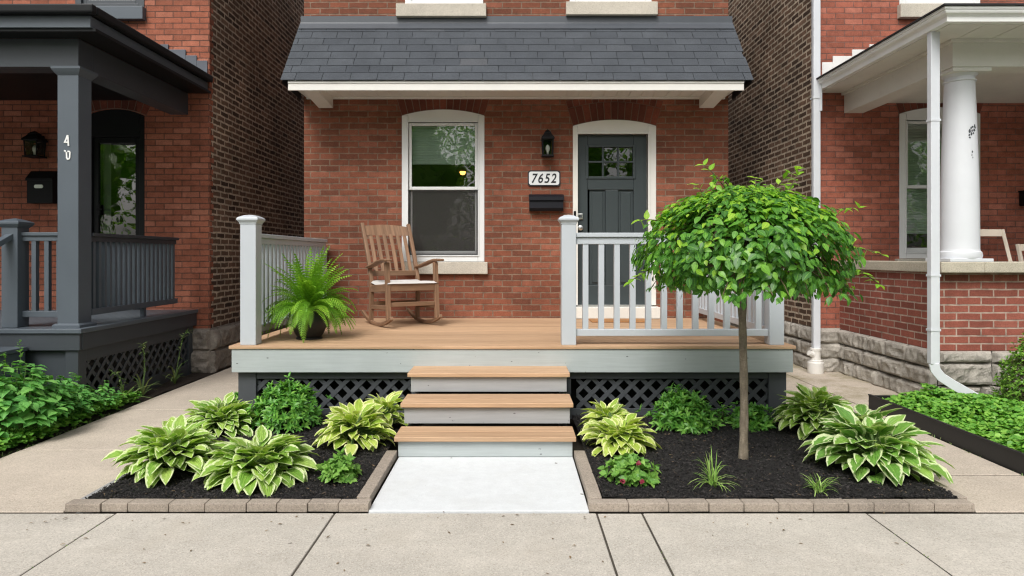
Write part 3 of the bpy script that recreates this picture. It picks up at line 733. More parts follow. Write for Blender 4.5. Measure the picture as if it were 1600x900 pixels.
# porch roof (pent roof with shingles)
RX0,RX1=-2.44,2.545; ey,ez=7.05,EYE+275/147.5; ty,tz=WY-.02,EYE+(400-41)/135
mb=MB()
mb.poly([(RX0,ey+.01,ez-.012),(RX1,ey+.01,ez-.012),(RX1,WY,tz-.012),(RX0,WY,tz-.012)])
mb.poly([(RX0,ey+.01,ez-.03),(RX0,WY,3.13),(RX0,WY,tz-.012),(RX0,ey+.01,ez-.012)]); mb.poly([(RX1,WY,3.13),(RX1,ey+.01,ez-.03),(RX1,ey+.01,ez-.012),(RX1,WY,tz-.012)])
proof=mb.build('porch_roof',M['roofblack'],house)
random.seed(11); mb=MB(); NR=8; sl_=V((0,ty-ey,tz-ez)); ln=sl_.length; sl_.normalize(); nrm=V((0,-sl_.z,sl_.y))
for r in range(NR):
    s0=ln*r/NR-.004; s1=ln*(r+1)/NR+.03; x=RX0-.012-random.uniform(0,.3)
    while x<RX1+.012:
        wd=random.choice((.285,.285,.285,.285,.285,.30,.25)); a=max(x,RX0-.015)+.0028; b=min(x+wd,RX1+.015)-.0028; x+=wd
        if b-a<.02: continue
        mb.rnd=min(1,max(0,random.gauss(.5,.16))); th=random.uniform(.006,.0075); lo=random.uniform(-.0012,.0012)
        def P(xx,s,h): 
            q=V((0,ey,ez))+sl_*s+nrm*h; return (xx,q.y,q.z)
        p=[P(a,s0+lo,th),P(b,s0+lo,th),P(b,s1,.001),P(a,s1,.001)]; q=[P(a,s0+lo,.0),P(b,s0+lo,.0)]
        mb.poly(p); mb.poly([q[0],q[1],p[1],p[0]]); mb.poly([q[0],p[0],p[3]]); mb.poly([q[1],p[2],p[1]])
mb.build('shingles',M['shingle'],proof,rnd=True)
mb=MB(); a=V((0,ty,tz))
mb.box(RX0+.0,RX1,WY-.016,WY-.001,tz-.03,EYE+(400-26)/135)
q=V((0,ey,ez))+sl_*(ln-.085)+nrm*.016; q2=V((0,ey,ez))+sl_*(ln+.02)+nrm*.016
mb.poly([(RX0-.005,q.y,q.z),(RX1+.005,q.y,q.z),(RX1+.005,q2.y,q2.z),(RX0-.005,q2.y,q2.z)]); mb.poly([(RX0-.005,q2.y,q2.z),(RX1+.005,q2.y,q2.z),(RX1,WY-.017,q2.z+.01),(RX0,WY-.017,q2.z+.01)])
mb.build('flashing',M['flash'],proof)
fx0,fx1=-2.38,2.465; mb=MB()
mb.box(fx0,fx1,ey+.02,ey+.045,EYE+259.5/147.5,ez-.003); mb.box(fx0-.0,fx1,ey+.012,ey+.02,ez-.030,ez-.003)
mb.build('fascia',M['white'],proof,bevel=.004)
mb=MB(); zs_=3.165; n=34
for i in range(n):
    a=fx0+(fx1-fx0)*i/n; b=fx0+(fx1-fx0)*(i+1)/n; mb.box(a+.004,b-.004,ey+.045,WY-.002,zs_,zs_+.012)
mb.box(fx0,fx1,ey+.046,WY-.003,zs_+.006,zs_+.014); mb.box(fx0+.01,fx1-.01,WY-.03,WY-.001,zs_-.02,zs_-.001); mb.build('soffit',M['white'],proof)
for a,b in ((-2.235,-2.07),(2.165,2.33)):
    mb=MB(); mb.poly([(a,ey+.046,3.10),(a,WY,3.045),(a,WY,zs_),(a,ey+.046,zs_)]); mb.poly([(b,ey+.046,3.10),(b,ey+.046,zs_),(b,WY,zs_),(b,WY,3.045)])
    mb.poly([(a,ey+.046,3.10),(b,ey+.046,3.10),(b,WY,3.045),(a,WY,3.045)]); mb.poly([(a,ey+.046,3.10),(a,ey+.046,zs_),(b,ey+.046,zs_),(b,ey+.046,3.10)])
    mb.build('bracket',M['white'],proof)
# interior lamps seen through the window
for (xx,yy,Y,sc,lab) in ((723,268,9.2,1.0,'small lit pendant lamp, the lower brighter one seen through the front window'),(706,243,10.3,.85,'small dim pendant lamp, the higher farther one seen through the front window')):
    c=at(xx,yy,Y); t=thing('pendant_lamp',lab,'lamp',(c.x,c.y,c.z),'pendant lamps inside the house')
    mb=MB(); mb.lathe([(.001,-.05*sc),(.03*sc,-.04*sc),(.042*sc,-.01*sc),(.03*sc,.025*sc),(.001,.04*sc)],c,14); mb.build('bulb',M['bulb'],t,smooth=True)
    mb=MB(); mb.lathe([(.10*sc,.0),(.085*sc,.03),(.04*sc,.07),(.012,.085)],c,18); mb.build('lamp_shade',M['lampshade'],t,smooth=True)
    mb=MB(); mb.tube([c+V((0,0,.08)),V((c.x,c.y,3.29))],.004,6); mb.build('cord',M['blackmetal'],t)

# wall lantern builder
def lantern(label,cx,Y,ztop,zbot,w,arm_side=0,group=None,rot=0):
    t=thing('wall_lantern',label,'lantern',(cx,Y,(ztop+zbot)/2),group)
    d=.085; yc=Y-.10; H=ztop-zbot; zb=zbot+.015; zt=zbot+H*.60
    mb=MB(); mb.box(cx-.045,cx+.045,Y-.02,Y-.001,zbot+H*.15,zbot+H*.85); mb.tube([(cx,Y-.01,zbot+H*.78),(cx,Y-.05,zbot+H*.86),(cx,yc,zbot+H*.82)],.010,8); mb.build('bracket',M['blackmetal'],t,bevel=.004)
    mb=MB(); h=w/2; mb.sq([(h*1.12,0),(h*1.12,.012),(h*.9,.016),(h*.9,.02)],(cx,yc,zbot))
    for sx in (-1,1):
        for sy in (-1,1): mb.bar((cx+sx*h*.86,yc+sy*h*.86,zb),(cx+sx*h*.95,yc+sy*h*.95,zt),.011,.011)
    mb.build('cage',M['blackmetal'],t)
    mb=MB(); mb.sq([(h*1.15,0),(h*1.22,.012),(h*1.1,.03),(h*.75,.06),(h*.62,.075),(h*.62,.085),(h*.3,.105),(.008,.115),(.008,H*.4-.02),(.002,H*.4)],(cx,yc,zt)); mb.build('cap',M['blackmetal'],t)
    mb=MB(); k=h*.84
    for p,q in (((-k,-k),(k,-k)),((k,-k),(k,k)),((k,k),(-k,k)),((-k,k),(-k,-k))):
        mb.poly([(cx+p[0],yc+p[1],zb),(cx+q[0],yc+q[1],zb),(cx+q[0]*1.1,yc+q[1]*1.1,zt),(cx+p[0]*1.1,yc+p[1]*1.1,zt)])
    mb.build('glass',M['glass_clear'],t)
    mb=MB(); mb.lathe([(.012,0),(.012,.04),(.022,.06),(.026,.085),(.018,.11),(.003,.125)],(cx,yc,zb),12); mb.build('bulb',M['clearbulb'],t,smooth=True)
    return t
c0=at(855,208,WY); c1=at(855,247,WY)
lantern('black lantern with clear glass, mounted beside the grey front door',c0.x,WY,c0.z+.03,c1.z,.125,group='wall lanterns')
# number plaque
def fontmesh(txt,size,shear=0.0,ext=.002,bold=0.0):
    cu=bpy.data.curves.new('numeral','FONT'); cu.body=txt; cu.size=size; cu.shear=shear; cu.extrude=ext; cu.offset=bold; cu.align_x='CENTER'
    o=bpy.data.objects.new('numeral_tmp',cu); C.objects.link(o); dg=bpy.context.evaluated_depsgraph_get(); dg.update()
    me=bpy.data.meshes.new_from_object(o.evaluated_get(dg)); bpy.data.objects.remove(o); bpy.data.curves.remove(cu); return me
a=at(824.5,266.5,WY); b=at(875.5,291,WY); cx,cz=(a.x+b.x)/2,(a.z+b.z)/2; pw,ph=(b.x-a.x)/2,(a.z-b.z)/2
plq=thing('number_plaque','white rounded plaque with black border reading 7652 beside the door','number plaque',(cx,WY,cz))
def rrect(mb,cx,cz,w,h,r,y0,y1,n=6):
    pts=[]
    for sx,sz,a0 in ((1,1,0),(-1,1,90),(-1,-1,180),(1,-1,270)):
        for i in range(n+1):
            t=R(a0+90*i/n); pts.append((cx+sx*(w-r)+r*math.cos(t),cz+sz*(h-r)+r*math.sin(t)))
    mb.poly([(x,y0,z) for x,z in reversed(pts)]); mb.poly([(x,y1,z) for x,z in pts])
    for i in range(len(pts)):
        (x,z),(u,v)=pts[i],pts[(i+1)%len(pts)]; mb.poly([(x,y0,z),(u,y0,v),(u,y1,v),(x,y1,z)])
mb=MB(); rrect(mb,cx,cz,pw,ph,.035,WY-.016,WY-.001); mb.build('plaque_border',M['ink'],plq)
mb=MB(); rrect(mb,cx,cz,pw-.014,ph-.014,.026,WY-.020,WY-.010); mb.build('plaque_plate',M['plaque'],plq)
for i,ch in enumerate('7652'):
    me=fontmesh(ch,.150,.22,.002,.0022); o=bpy.data.objects.new('numeral',me); C.objects.link(o); o.parent=plq; me.materials.append(M['ink'])
    o.rotation_euler=(R(90),0,0); o.location=((i-1.5)*.076-.008,-.022,-.052); o.scale=(.82,1,1)
# main mailbox
a=at(826,304,WY); b=at(880,330,WY); mbx=thing('mailbox','wide black wall mailbox below the house number plaque','mailbox',((a.x+b.x)/2,WY,b.z))
mb=MB(); y1=WY-.001; y0=WY-.105; zt,zb=a.z,b.z
def prism(mb,prof,x0,x1):
    mb.poly([(x0,y,z) for y,z in prof]); mb.poly([(x1,y,z) for y,z in reversed(prof)])
    for i in range(len(prof)):
        p,q=prof[i],prof[(i+1)%len(prof)]; mb.poly([(x0,p[0],p[1]),(x1,p[0],p[1]),(x1,q[0],q[1]),(x0,q[0],q[1])])
prism(mb,[(y1,zb),(y1,zt-.03),(y0+.01,zt-.045),(y0,zb+.03),(y0+.02,zb)],a.x+.006,b.x-.006); mb.build('box_body',M['navyblack'],mbx,bevel=.006)
mb=MB(); prism(mb,[(y1,zt-.025),(y1,zt),(WY-.05,zt-.002),(y0-.008,zt-.035),(y0-.012,zt-.075),(y0-.004,zt-.075),(y0+.002,zt-.045)],a.x,b.x); mb.build('lid',M['navyblack'],mbx,bevel=.004)

# ================================================================== MAIN PORCH DECK
DZ=.614; DF=5.34
deck=thing('porch_deck','wooden porch with tan boards, pale grey fascia and charcoal lattice skirt','porch',(0,DF,0))
dx0,dx1=-2.27,2.275
mb=MB(); random.seed(4); y=DF+.0; bw_=.1395
mb.rnd=.6; mb.box(dx0,dx1,DF-.012,DF+.125,DZ-.027,DZ)
y=DF+.130
while y<WY-.02:
    e=min(y+bw_-.005,WY-.004); mb.rnd=random.random(); mb.box(dx0+.146,dx1-.146,y,e,DZ-.027,DZ); y+=bw_
mb.build('deck_boards',M['deck'],deck,bevel=.005,rnd=True)
mb=MB(); mb.rnd=.55; mb.box(dx0,dx0+.14,DF+.13,WY-.004,DZ-.027,DZ); mb.build('border_board',M['deck_y'],deck,bevel=.005,rnd=True)
mb=MB(); mb.rnd=.4; mb.box(dx1-.14,dx1,DF+.13,WY-.004,DZ-.027,DZ); mb.build('border_board',M['deck_y'],deck,bevel=.005,rnd=True)
fz0=EYE-182/194.8
mb=MB(); mb.box(dx0+.02,dx1-.02,DF+.0,DF+.035,fz0,DZ-.029); mb.build('fascia',M['fascia'],deck,bevel=.003)
for sx,x in ((1,dx0+.02),(-1,dx1-.02)):
    mb=MB(); mb.box(x,x+sx*.035,DF+.037,WY-.005,fz0,DZ-.029); mb.build('fascia',M['fascia'],deck,bevel=.003)
mb=MB(); mb.box(dx0+.1,dx1-.1,DF+.3,DF+.34,.02,fz0-.02)   # black sheet behind the lattice, stands in for the shade under the deck
mb.build('underdeck_dark_sheet',M['black'],deck)
SY=DF+.06
def lattice(mb,fn,u0,u1,z0,z1,pitch=.098,wd=.034,th=.006):
    """diagonal strips clipped to the rectangle; fn(u,z,n)->point"""
    H=z1-z0
    for s,off in ((1,0.0),(-1,th)):
        k=-int(H/pitch)-2
        while True:
            c=u0+k*pitch*math.sqrt(2)*.95
            # strip line: u=c+s*(z-z0) ; clip
            pts=[]
            hw=wd*math.sqrt(2)/2
            if s>0: lo,hi=c,c+H
            else: lo,hi=c+H,c
            if min(lo,hi)-hw>u1: break
            k+=1
            q=[(lo-hw,z0),(lo+hw,z0),(hi+hw,z1),(hi-hw,z1)]
            for ax,val,keep in ((0,u0,1),(0,u1,-1)):
                o=[]
                for i in range(len(q)):
                    p1,p2=q[i],q[(i+1)%len(q)]; i1=keep*(p1[0]-val)>=0; i2=keep*(p2[0]-val)>=0
                    if i1: o.append(p1)
                    if i1!=i2:
                        t=(val-p1[0])/(p2[0]-p1[0]); o.append((val,p1[1]+t*(p2[1]-p1[1])))
                q=o
                if not q: break
            if len(q)<3: continue
            fr=[fn(u,z,off) for u,z in q]; bk=[fn(u,z,off+th) for u,z in q]
            mb.poly(fr); mb.poly(bk[::-1])
            for i in range(len(q)): mb.poly([fr[i],bk[i],bk[(i+1)%len(q)],fr[(i+1)%len(q)]])
stx0,stx1=-.176-.61,-.176+.61
for a,b in ((dx0+.05,stx0+.03),(stx1-.03,dx1-.05)):
    mb=MB(); fn=lambda u,z,n:(u,SY+.02+n,z); lattice(mb,fn,a+.12,b-.05,.09,fz0-.06); sk=mb.build('lattice_panel',M['char'],deck)
    mb=MB(); mb.box(a,a+.145,SY-.005,SY+.10,-.05,fz0-.002) if a<0 and b<0 else mb.box(b-.145,b,SY-.005,SY+.10,-.05,fz0-.002)
    mb.build('skirt_post',M['char'],deck,bevel=.004)
    mb=MB(); mb.box(a+.146,b-.001,SY,SY+.018,fz0-.062,fz0-.002) if b<0 else mb.box(a+.001,b-.146,SY,SY+.018,fz0-.062,fz0-.002)
    mb.box(a+.146,b-.001,SY,SY+.018,.01,.095) if b<0 else mb.box(a+.001,b-.146,SY,SY+.018,.01,.095)
    if b<0: mb.box(b-.06,b-.002,SY+.001,SY+.017,.096,fz0-.063)
    else: mb.box(a+.002,a+.075,SY+.001,SY+.017,.096,fz0-.063)
    mb.build('skirt_rail',M['char'],sk,bevel=.003)
for x,s in ((dx0+.07,1),(dx1-.07,-1)):
    mb=MB(); fn=lambda u,z,n:(x+s*n,u,z); lattice(mb,fn,SY+.1,WY-.05,.05,fz0-.03); mb.build('lattice_panel',M['char'],deck)
# steps
sx=-.176; steps=[(.450,5.02,1.227,5.345),(.300,4.67,1.215,4.99),(.147,4.357,1.194,4.64)]
stp=thing('porch_steps','three wooden steps with tan treads and pale grey risers to porch','steps',(sx,4.4,0))
prev_y=None
for i,(z,yf,wd,yb) in enumerate(steps):
    mb=MB(); mb.rnd=random.random(); mb.box(sx-wd/2,sx+wd/2,yf,yf+.142,z-.032,z); mb.rnd=random.random(); mb.box(sx-wd/2,sx+wd/2,yf+.147,yb,z-.032,z)
    mb.build('tread',M['deck'],stp,bevel=.005,rnd=True)
    zb=[.302,.149,.009][i]
    mb=MB(); ry=yf+.032; mb.box(sx-wd/2+.022,sx+wd/2-.022,ry,ry+.02,zb,z-.033); mb.build('riser',M['riser'] if i<2 else M['fascia'],stp,bevel=.003)
    for s in (-1,1):
        mb=MB(); mb.box(sx+s*(wd/2-.022),sx+s*(wd/2-.055),ry+.021,DF-.002,zb-.001,z-.034); mb.build('stringer',M['char'],stp)
# railings (part of the deck) > posts, rails, balusters
def post(par,x,y,z0,z1,w=.118,mat=None,cap=True):
    mat=mat or M['rail']; h=w/2
    mb=MB(); mb.box(x-h,x+h,y-h,y+h,z0,z1-.075); p=mb.build('post',mat,par,bevel=.006)
    if cap:
        mb=MB(); mb.sq([(h+.004,0),(h+.006,.012),(h+.020,.030),(h+.022,.034),(h+.022,.046),(h+.014,.056),(h-.02,.072),(.004,.078)],(x,y,z1-.078)); mb.build('post_cap',mat,par,bevel=.003)
RT=EYE+.188
def rail_y(par,x,y0,y1,zt,zb,mat,n,bw=.038):
    mb=MB(); mb.box(x-.045,x+.045,y0,y1,zt-.035,zt); mb.box(x-.025,x+.025,y0,y1,zt-.085,zt-.036); mb.build('top_rail',mat,par,bevel=.004)
    mb=MB(); mb.box(x-.025,x+.025,y0,y1,zb,zb+.06); mb.build('bottom_rail',mat,par,bevel=.004)
    for i in range(n):
        y=y0+(y1-y0)*(i+.5)/n; mb=MB(); mb.box(x-bw/2,x+bw/2,y-bw/2,y+bw/2,zb+.059,zt-.084); mb.build('baluster',mat,par)
def rail_x(par,y,x0,x1,zt,zb,mat,n,bw=.045):
    mb=MB(); mb.box(x0,x1,y-.045,y+.045,zt-.035,zt); mb.box(x0,x1,y-.028,y+.028,zt-.092,zt-.036); mb.build('top_rail',mat,par,bevel=.004)
    mb=MB(); mb.box(x0,x1,y-.028,y+.028,zb,zb+.055); mb.build('bottom_rail',mat,par,bevel=.004)
    for i in range(n):
        x=x0+(x1-x0)*(i+.62)/(n+.2); mb=MB(); mb.box(x-bw/2,x+bw/2,y-bw/2,y+bw/2,zb+.054,zt-.091); mb.build('baluster',mat,par)
def sub(name,par,org):
    o=bpy.data.objects.new(name,None); C.objects.link(o); o.parent=par; o.location=V(org)-ORG[par.name]; ORG[o.name]=V(org); return o
PY=5.42
r1=sub('side_railing',deck,(-2.125,PY,DZ)); post(r1,-2.125,PY,DZ,EYE+.335,.128); post(r1,-2.17,WY-.06,DZ,RT-.01,.075,cap=False)
rail_y(r1,-2.15,PY+.064,WY-.10,RT,DZ+.075,M['rail'],22,.04)
r2=sub('front_railing',deck,(1.3,PY,DZ)); post(r2,.459,PY,DZ,EYE+.335,.118); post(r2,2.135,PY,DZ,EYE+.335,.118)
rail_x(r2,PY,.518,2.076,RT,DZ+.07,M['rail'],12)
r3=sub('side_railing',deck,(2.135,6.5,DZ)); rail_y(r3,2.135,PY+.06,WY-.01,RT,DZ+.075,M['rail'],20,.04)

# ================================================================== LEFT HOUSE
LY=7.65; LS=F/LY
lh=thing('brick_house','orange red brick house with dark slate porch on the left','house',(-5,LY,0))
LX=-3.48
def lx(x): return (x-800)/LS
def lz(y): return EYE-(y-400)/LS
ldoor=(lx(132),lx(226),.715,lz(181),lz(170)); lup=(lx(118),lx(226),lz(12),5.3,5.3)
mb=MB(); wall(mb,-10,LX,LY,.46,7.6,[ldoor,lup],.14)
mb.build('wall',M['brick_left'],lh)
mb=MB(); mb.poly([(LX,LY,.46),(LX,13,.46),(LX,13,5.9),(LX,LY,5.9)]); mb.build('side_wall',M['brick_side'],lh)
# toothed face-brick returns at the corner
mb=MB(); random.seed(21)
for i in range(104):
    z=.47+i*.0668*1.0; L=.10 if i%2 else .045; L+=random.uniform(-.015,.015); mb.box(LX+.001,LX+.004,LY+.0005,LY+L,z+.004,z+.064)
mb.build('corner_bricks',M['brick_left'],lh)
mb=MB(); mb.box(-10.2,LX+.15,LY-.15,13.2,5.902,6.0); mb.build('upper_roof',M['roofblack'],lh)
rg=random.Random(8); mb=MB()
mb.box(-10,LX+.02,LY-.02,13,-.1,.50)
rockface(mb,(LX-.5,LY-.02,-.02),(1,0,0),(0,-1,0),.52,.51,.27,.34,rg,.06)
rockface(mb,(LX+.02,LY-.02,-.02),(0,1,0),(1,0,0),6,.51,.27,.42,rg,.06)
mb.build('foundation',M['stone_left'],lh)
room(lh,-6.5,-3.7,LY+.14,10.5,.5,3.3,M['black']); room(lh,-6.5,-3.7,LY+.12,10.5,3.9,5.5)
voussoirs(lh,(ldoor[0]-.02,ldoor[1]+.02,ldoor[2],ldoor[3],ldoor[4]),LY,[.21],M['voussoir'],M['mortar'])
# dark patio door with glass
f=MB(); arch_frame(f,ldoor,LY+.02,LY+.12,(ldoor[0]+.07,ldoor[1]-.075,.80,lz(214))); d_=f.build('door_frame',M['black'],lh,bevel=.005)
f=MB(); a,b=ldoor[0]+.07,ldoor[1]-.075; frame_rect(f,a,b,.80,lz(214),.06,LY+.05,LY+.09,.12); f.build('door',M['black'],lh,bevel=.004)
g=MB(); g.poly([(a+.05,LY+.07,.9),(b-.05,LY+.07,.9),(b-.05,LY+.07,lz(218)),(a+.05,LY+.07,lz(218))]); g.build('pane',M['glass'],d_)
g=MB(); n=14
for i in range(n):
    u0=a+.05+.09*i/n; u1=a+.05+.09*(i+1)/n; g.poly([(u0,LY+.16+.012*(i%2),.8),(u1,LY+.16+.012*((i+1)%2),.8),(u1,LY+.16+.012*((i+1)%2),2.75),(u0,LY+.16+.012*(i%2),2.75)])
g.build('curtain',M['curtain'],d_)
c=at(152,327,LY); g=MB(); g.box(c.x-.012,c.x+.012,LY+.02,LY+.05,c.z-.06,c.z+.06); g.tube([(c.x,LY+.04,c.z),(c.x,LY,c.z),(c.x+.06,LY-.005,c.z)],.008,8); g.build('door_handle',M['blackmetal'],d_)
plain_window(lh,lup,LY,(lx(113),lx(228),lz(33),lz(12.5)),M['leftdark'],M['leftgrey'],M['curtain'])
# porch of left house
LDX,LDF,LDZ=-3.62,5.58,.718
mb=MB(); random.seed(9); x=LDX
while x>-8:
    mb.box(x-.085,x-.003,LDF-.0,LY-.004,LDZ-.03,LDZ); x-=.088
mb.build('porch_floor',M['leftgrey'],lh,bevel=.003)
mb=MB(); mb.box(-8,LDX+.012,LDF-.02,LDF-.001,LDZ-.034,LDZ+.004); mb.box(LDX+.001,LDX+.02,LDF-.02,LY-.004,LDZ-.034,LDZ+.004); mb.build('floor_nosing',M['leftgrey'],lh,bevel=.005)
mb=MB(); mb.box(-8,LDX-.005,LDF,LDF+.03,.54,LDZ-.036); mb.box(LDX-.03,LDX,LDF+.031,LY-.005,.54,LDZ-.036); mb.build('porch_fascia',M['leftdark'],lh,bevel=.003)
mb=MB(); mb.box(-8,-3.66,LDF+.05,LDF+.08,-.05,.538); mb.build('front_skirt',M['leftdark'],lh)
mb=MB(); mb.box(LDX-.14,LDX-.03,LDF+.02,LDF+.13,-.05,.538); mb.build('skirt_post',M['leftdark'],lh,bevel=.004)
mb=MB(); mb.box(LDX-.13,LDX-.03,LY-.13,LY-.03,-.05,.538); mb.build('skirt_post',M['leftdark'],lh,bevel=.004)
mb=MB(); fn=lambda u,z,n:(LDX-.045-n,u,z); lattice(mb,fn,LDF+.13,LY-.12,.10,.44,.100,.034); sk=mb.build('lattice_panel',M['leftdark'],lh)
mb=MB(); mb.box(LDX-.06,LDX-.034,LDF+.13,LY-.13,.43,.537); mb.box(LDX-.06,LDX-.034,LDF+.13,LY-.13,-.02,.11); mb.build('skirt_rail',M['leftdark'],sk,bevel=.003)
mb=MB(); mb.box(-8,-4.05,5.10,5.57,.54,.575); mb.box(-8,-4.07,5.14,5.17,.36,.539); mb.box(-8,-4.05,4.80,5.13,.355,.39); mb.box(-8,-4.07,4.84,4.87,.18,.354); mb.box(-4.10,-4.07,4.86,5.57,-.05,.354); mb.box(-4.10,-4.07,5.172,5.57,.354,.538); mb.build('porch_steps',M['leftgrey'],lh,bevel=.005)
# porch post
px_,py_=-3.81,5.80; ph=.09
mb=MB(); mb.box(px_-ph,px_+ph,py_-ph,py_+ph,LDZ,2.952); pst=mb.build('porch_post',M['leftgrey'],lh,bevel=.004)
mb=MB(); mb.sq([(ph+.028,0),(ph+.028,.022),(ph+.012,.035),(ph+.002,.036)],(px_,py_,LDZ)); mb.build('post_base',M['leftgrey'],pst)
mb=MB(); mb.sq([(ph+.002,0),(ph+.02,.025),(ph+.035,.05),(ph+.035,.07)],(px_,py_,2.885)); mb.build('post_capital',M['leftgrey'],pst)
# house numbers on the post
def glyph(strokes,name,mat,parent,org,s,y,w=.012,th=.006):
    mb=MB()
    for i,st in enumerate(strokes):
        for p,q in zip(st,st[1:]): 
            mb.bar((org[0]+p[0]*s,y-.0004*i,org[1]-p[1]*s),(org[0]+q[0]*s,y-.0004*i,org[1]-q[1]*s),w,th,up=(0,-1,0))
    return mb.build(name,mat,parent,bevel=.002)
pp=at(103.5,228,py_-ph); hn=thing('house_numerals','white metal house numerals fixed on the slate grey porch post','house number',(pp.x,py_-ph,pp.z))
s=1/5.62/ (F/(py_-ph)); ox,oz=30,170
ref=at(30,170,py_-ph)
glyph([[(400,300),(412,275),(428,232)],[(430,232),(437,328)],[(410,298),(437,290)]],'numeral',M['numwhite'],hn,(ref.x,ref.z),s,py_-ph-.004,.014)
glyph([[(398,366),(413,378)],[(418,380),(422,438),(436,446),(446,432),(450,378)],[(428,374),(450,378)]],'numeral',M['numwhite'],hn,(ref.x,ref.z),s,py_-ph-.004,.013)
# railings of left porch
lr=sub('side_railing',lh,(-3.76,6.7,LDZ)); zt=EYE+.205
mb=MB(); mb.box(-3.80,-3.71,5.90,LY-.25+.02,zt-.03,zt); mb.box(-3.78,-3.73,5.90,LY-.25,zt-.075,zt-.031); mb.build('top_rail',M['leftdark'],lr,bevel=.004)
mb=MB(); mb.box(-3.79,-3.72,5.90,LY-.24,LDZ+.09,LDZ+.145); mb.box(-3.775,-3.735,6.75,6.80,LDZ,LDZ+.09); mb.build('bottom_rail',M['leftgrey'],lr,bevel=.004)
for i in range(18):
    y=5.96+(7.36-5.96)*i/17; mb=MB(); mb.box(-3.772,-3.738,y-.017,y+.017,LDZ+.144,zt-.074); mb.build('baluster',M['leftgrey'],lr)
fr=sub('front_railing',lh,(-4.2,5.78,LDZ))
mb=MB(); mb.box(-4.24,px_-ph-.001,5.74,5.82,zt-.03,zt); mb.box(-4.24,px_-ph-.001,5.755,5.805,zt-.075,zt-.031); mb.build('top_rail',M['leftgrey'],fr,bevel=.004)
mb=MB(); mb.box(-4.24,px_-ph-.001,5.755,5.805,LDZ+.085,LDZ+.14); mb.build('bottom_rail',M['leftgrey'],fr,bevel=.004)
for x in (-4.14,-4.03,-3.925): 
    mb=MB(); mb.box(x-.019,x+.019,5.76,5.80,LDZ+.139,zt-.074); mb.build('baluster',M['leftgrey'],fr)
mb=MB(); mb.box(-4.375,-4.235,5.70,5.84,LDZ,EYE+.245); nwl=mb.build('newel_post',M['leftgrey'],fr,bevel=.005)
mb=MB(); mb.sq([(.072,0),(.088,.018),(.098,.03),(.098,.048),(.06,.066),(.004,.082)],(-4.305,5.77,EYE+.245)); mb.build('newel_cap',M['leftgrey'],fr,bevel=.003)
mb=MB(); mb.bar((-4.305,5.72,zt-.03),(-4.48,4.55,.86),.07,.045); mb.build('stair_rail',M['leftgrey'],fr,bevel=.004)
# beams, roof
mb=MB(); mb.box(-9,-3.72,5.71,5.91,2.955,3.20); mb.box(-3.92,-3.72,5.911,LY-.003,2.955,3.20); mb.build('porch_beam',M['leftdark'],lh,bevel=.004)
EX,EF=-3.49,5.50
mb=MB(); mb.box(-9,-3.93,5.92,LY-.003,3.12,3.14); mb.box(-9,EX+.03,EF+.03,5.709,3.20,3.225); mb.box(-3.719,EX+.03,5.70,LY-.003,3.2005,3.2255); mb.build('porch_ceiling',M['black'],lh)
mb=MB(); mb.box(-9,EX-.0,EF+.01,EF+.035,3.225,3.325); mb.box(EX-.03,EX-.004,EF+.036,LY-.003,3.225,3.325); mb.build('eave_fascia',M['leftgrey'],lh,bevel=.004)
mb=MB(); mb.box(-9,EX+.06,EF-.06,EF+.009,3.325,3.40); mb.box(EX-.003,EX+.06,EF+.01,LY-.003,3.325,3.40); mb.build('gutter',M['black'],lh,bevel=.015)
def hip(xe,sgn,yf,yw,z,sl,xfar):
    mb=MB(); d=yw-yf; top=z+sl*d; xh=xe+sgn*d
    mb.poly([(xe,yf,z),(xfar,yf,z),(xfar,yw,top),(xh,yw,top)]); mb.poly([(xe,yf,z),(xe,yw,z),(xh,yw,top)]); return mb
hip(EX+.05,-1,EF-.05,LY-.002,3.395,.30,-9).build('porch_roof',M['roofblack'],lh)
mb=MB()
for i,(u0,u1,v) in enumerate(((306,324.5,95),(289,308,87),(262,291,78),(244,264,70))): mb.box(lx(u0),lx(u1),LY-.012-.003*i,LY-.001,lz(v)-.25,lz(v))
mb.build('step_flashing',M['leadflash'],lh,bevel=.003)
c0=at(64,207,LY); c1=at(64,248,LY); lantern('black lantern with two lit-looking glass sides on the shaded brick of the left porch'.replace(' lit-looking',''),c0.x,LY,c0.z,c1.z,.15,group='wall lanterns')
a=at(42,272,LY-.1); b=at(82,317,LY-.1); mx_=thing('mailbox','upright black mailbox with small oval plate beside the slate porch post','mailbox',((a.x+b.x)/2,LY,b.z))
mb=MB(); prism(mb,[(LY-.001,b.z),(LY-.001,a.z+.03),(LY-.02,a.z+.03),(LY-.10,a.z-.055),(LY-.10,b.z)],a.x,b.x); mb.build('box_body',M['blackmetal'],mx_,bevel=.005)
mb=MB(); prism(mb,[(LY-.001,a.z+.032),(LY-.001,a.z+.042),(LY-.025,a.z+.042),(LY-.115,a.z-.05),(LY-.115,a.z-.075),(LY-.107,a.z-.075),(LY-.105,a.z-.052),(LY-.022,a.z+.032)],a.x-.008,b.x+.008); mb.build('lid',M['blackmetal'],mx_,bevel=.003)
mb=MB(); rrect(mb,(a.x+b.x)/2-.01,a.z-.14,.05,.02,.018,LY-.106,LY-.099); mb.build('name_plate',M['steel'],mx_)
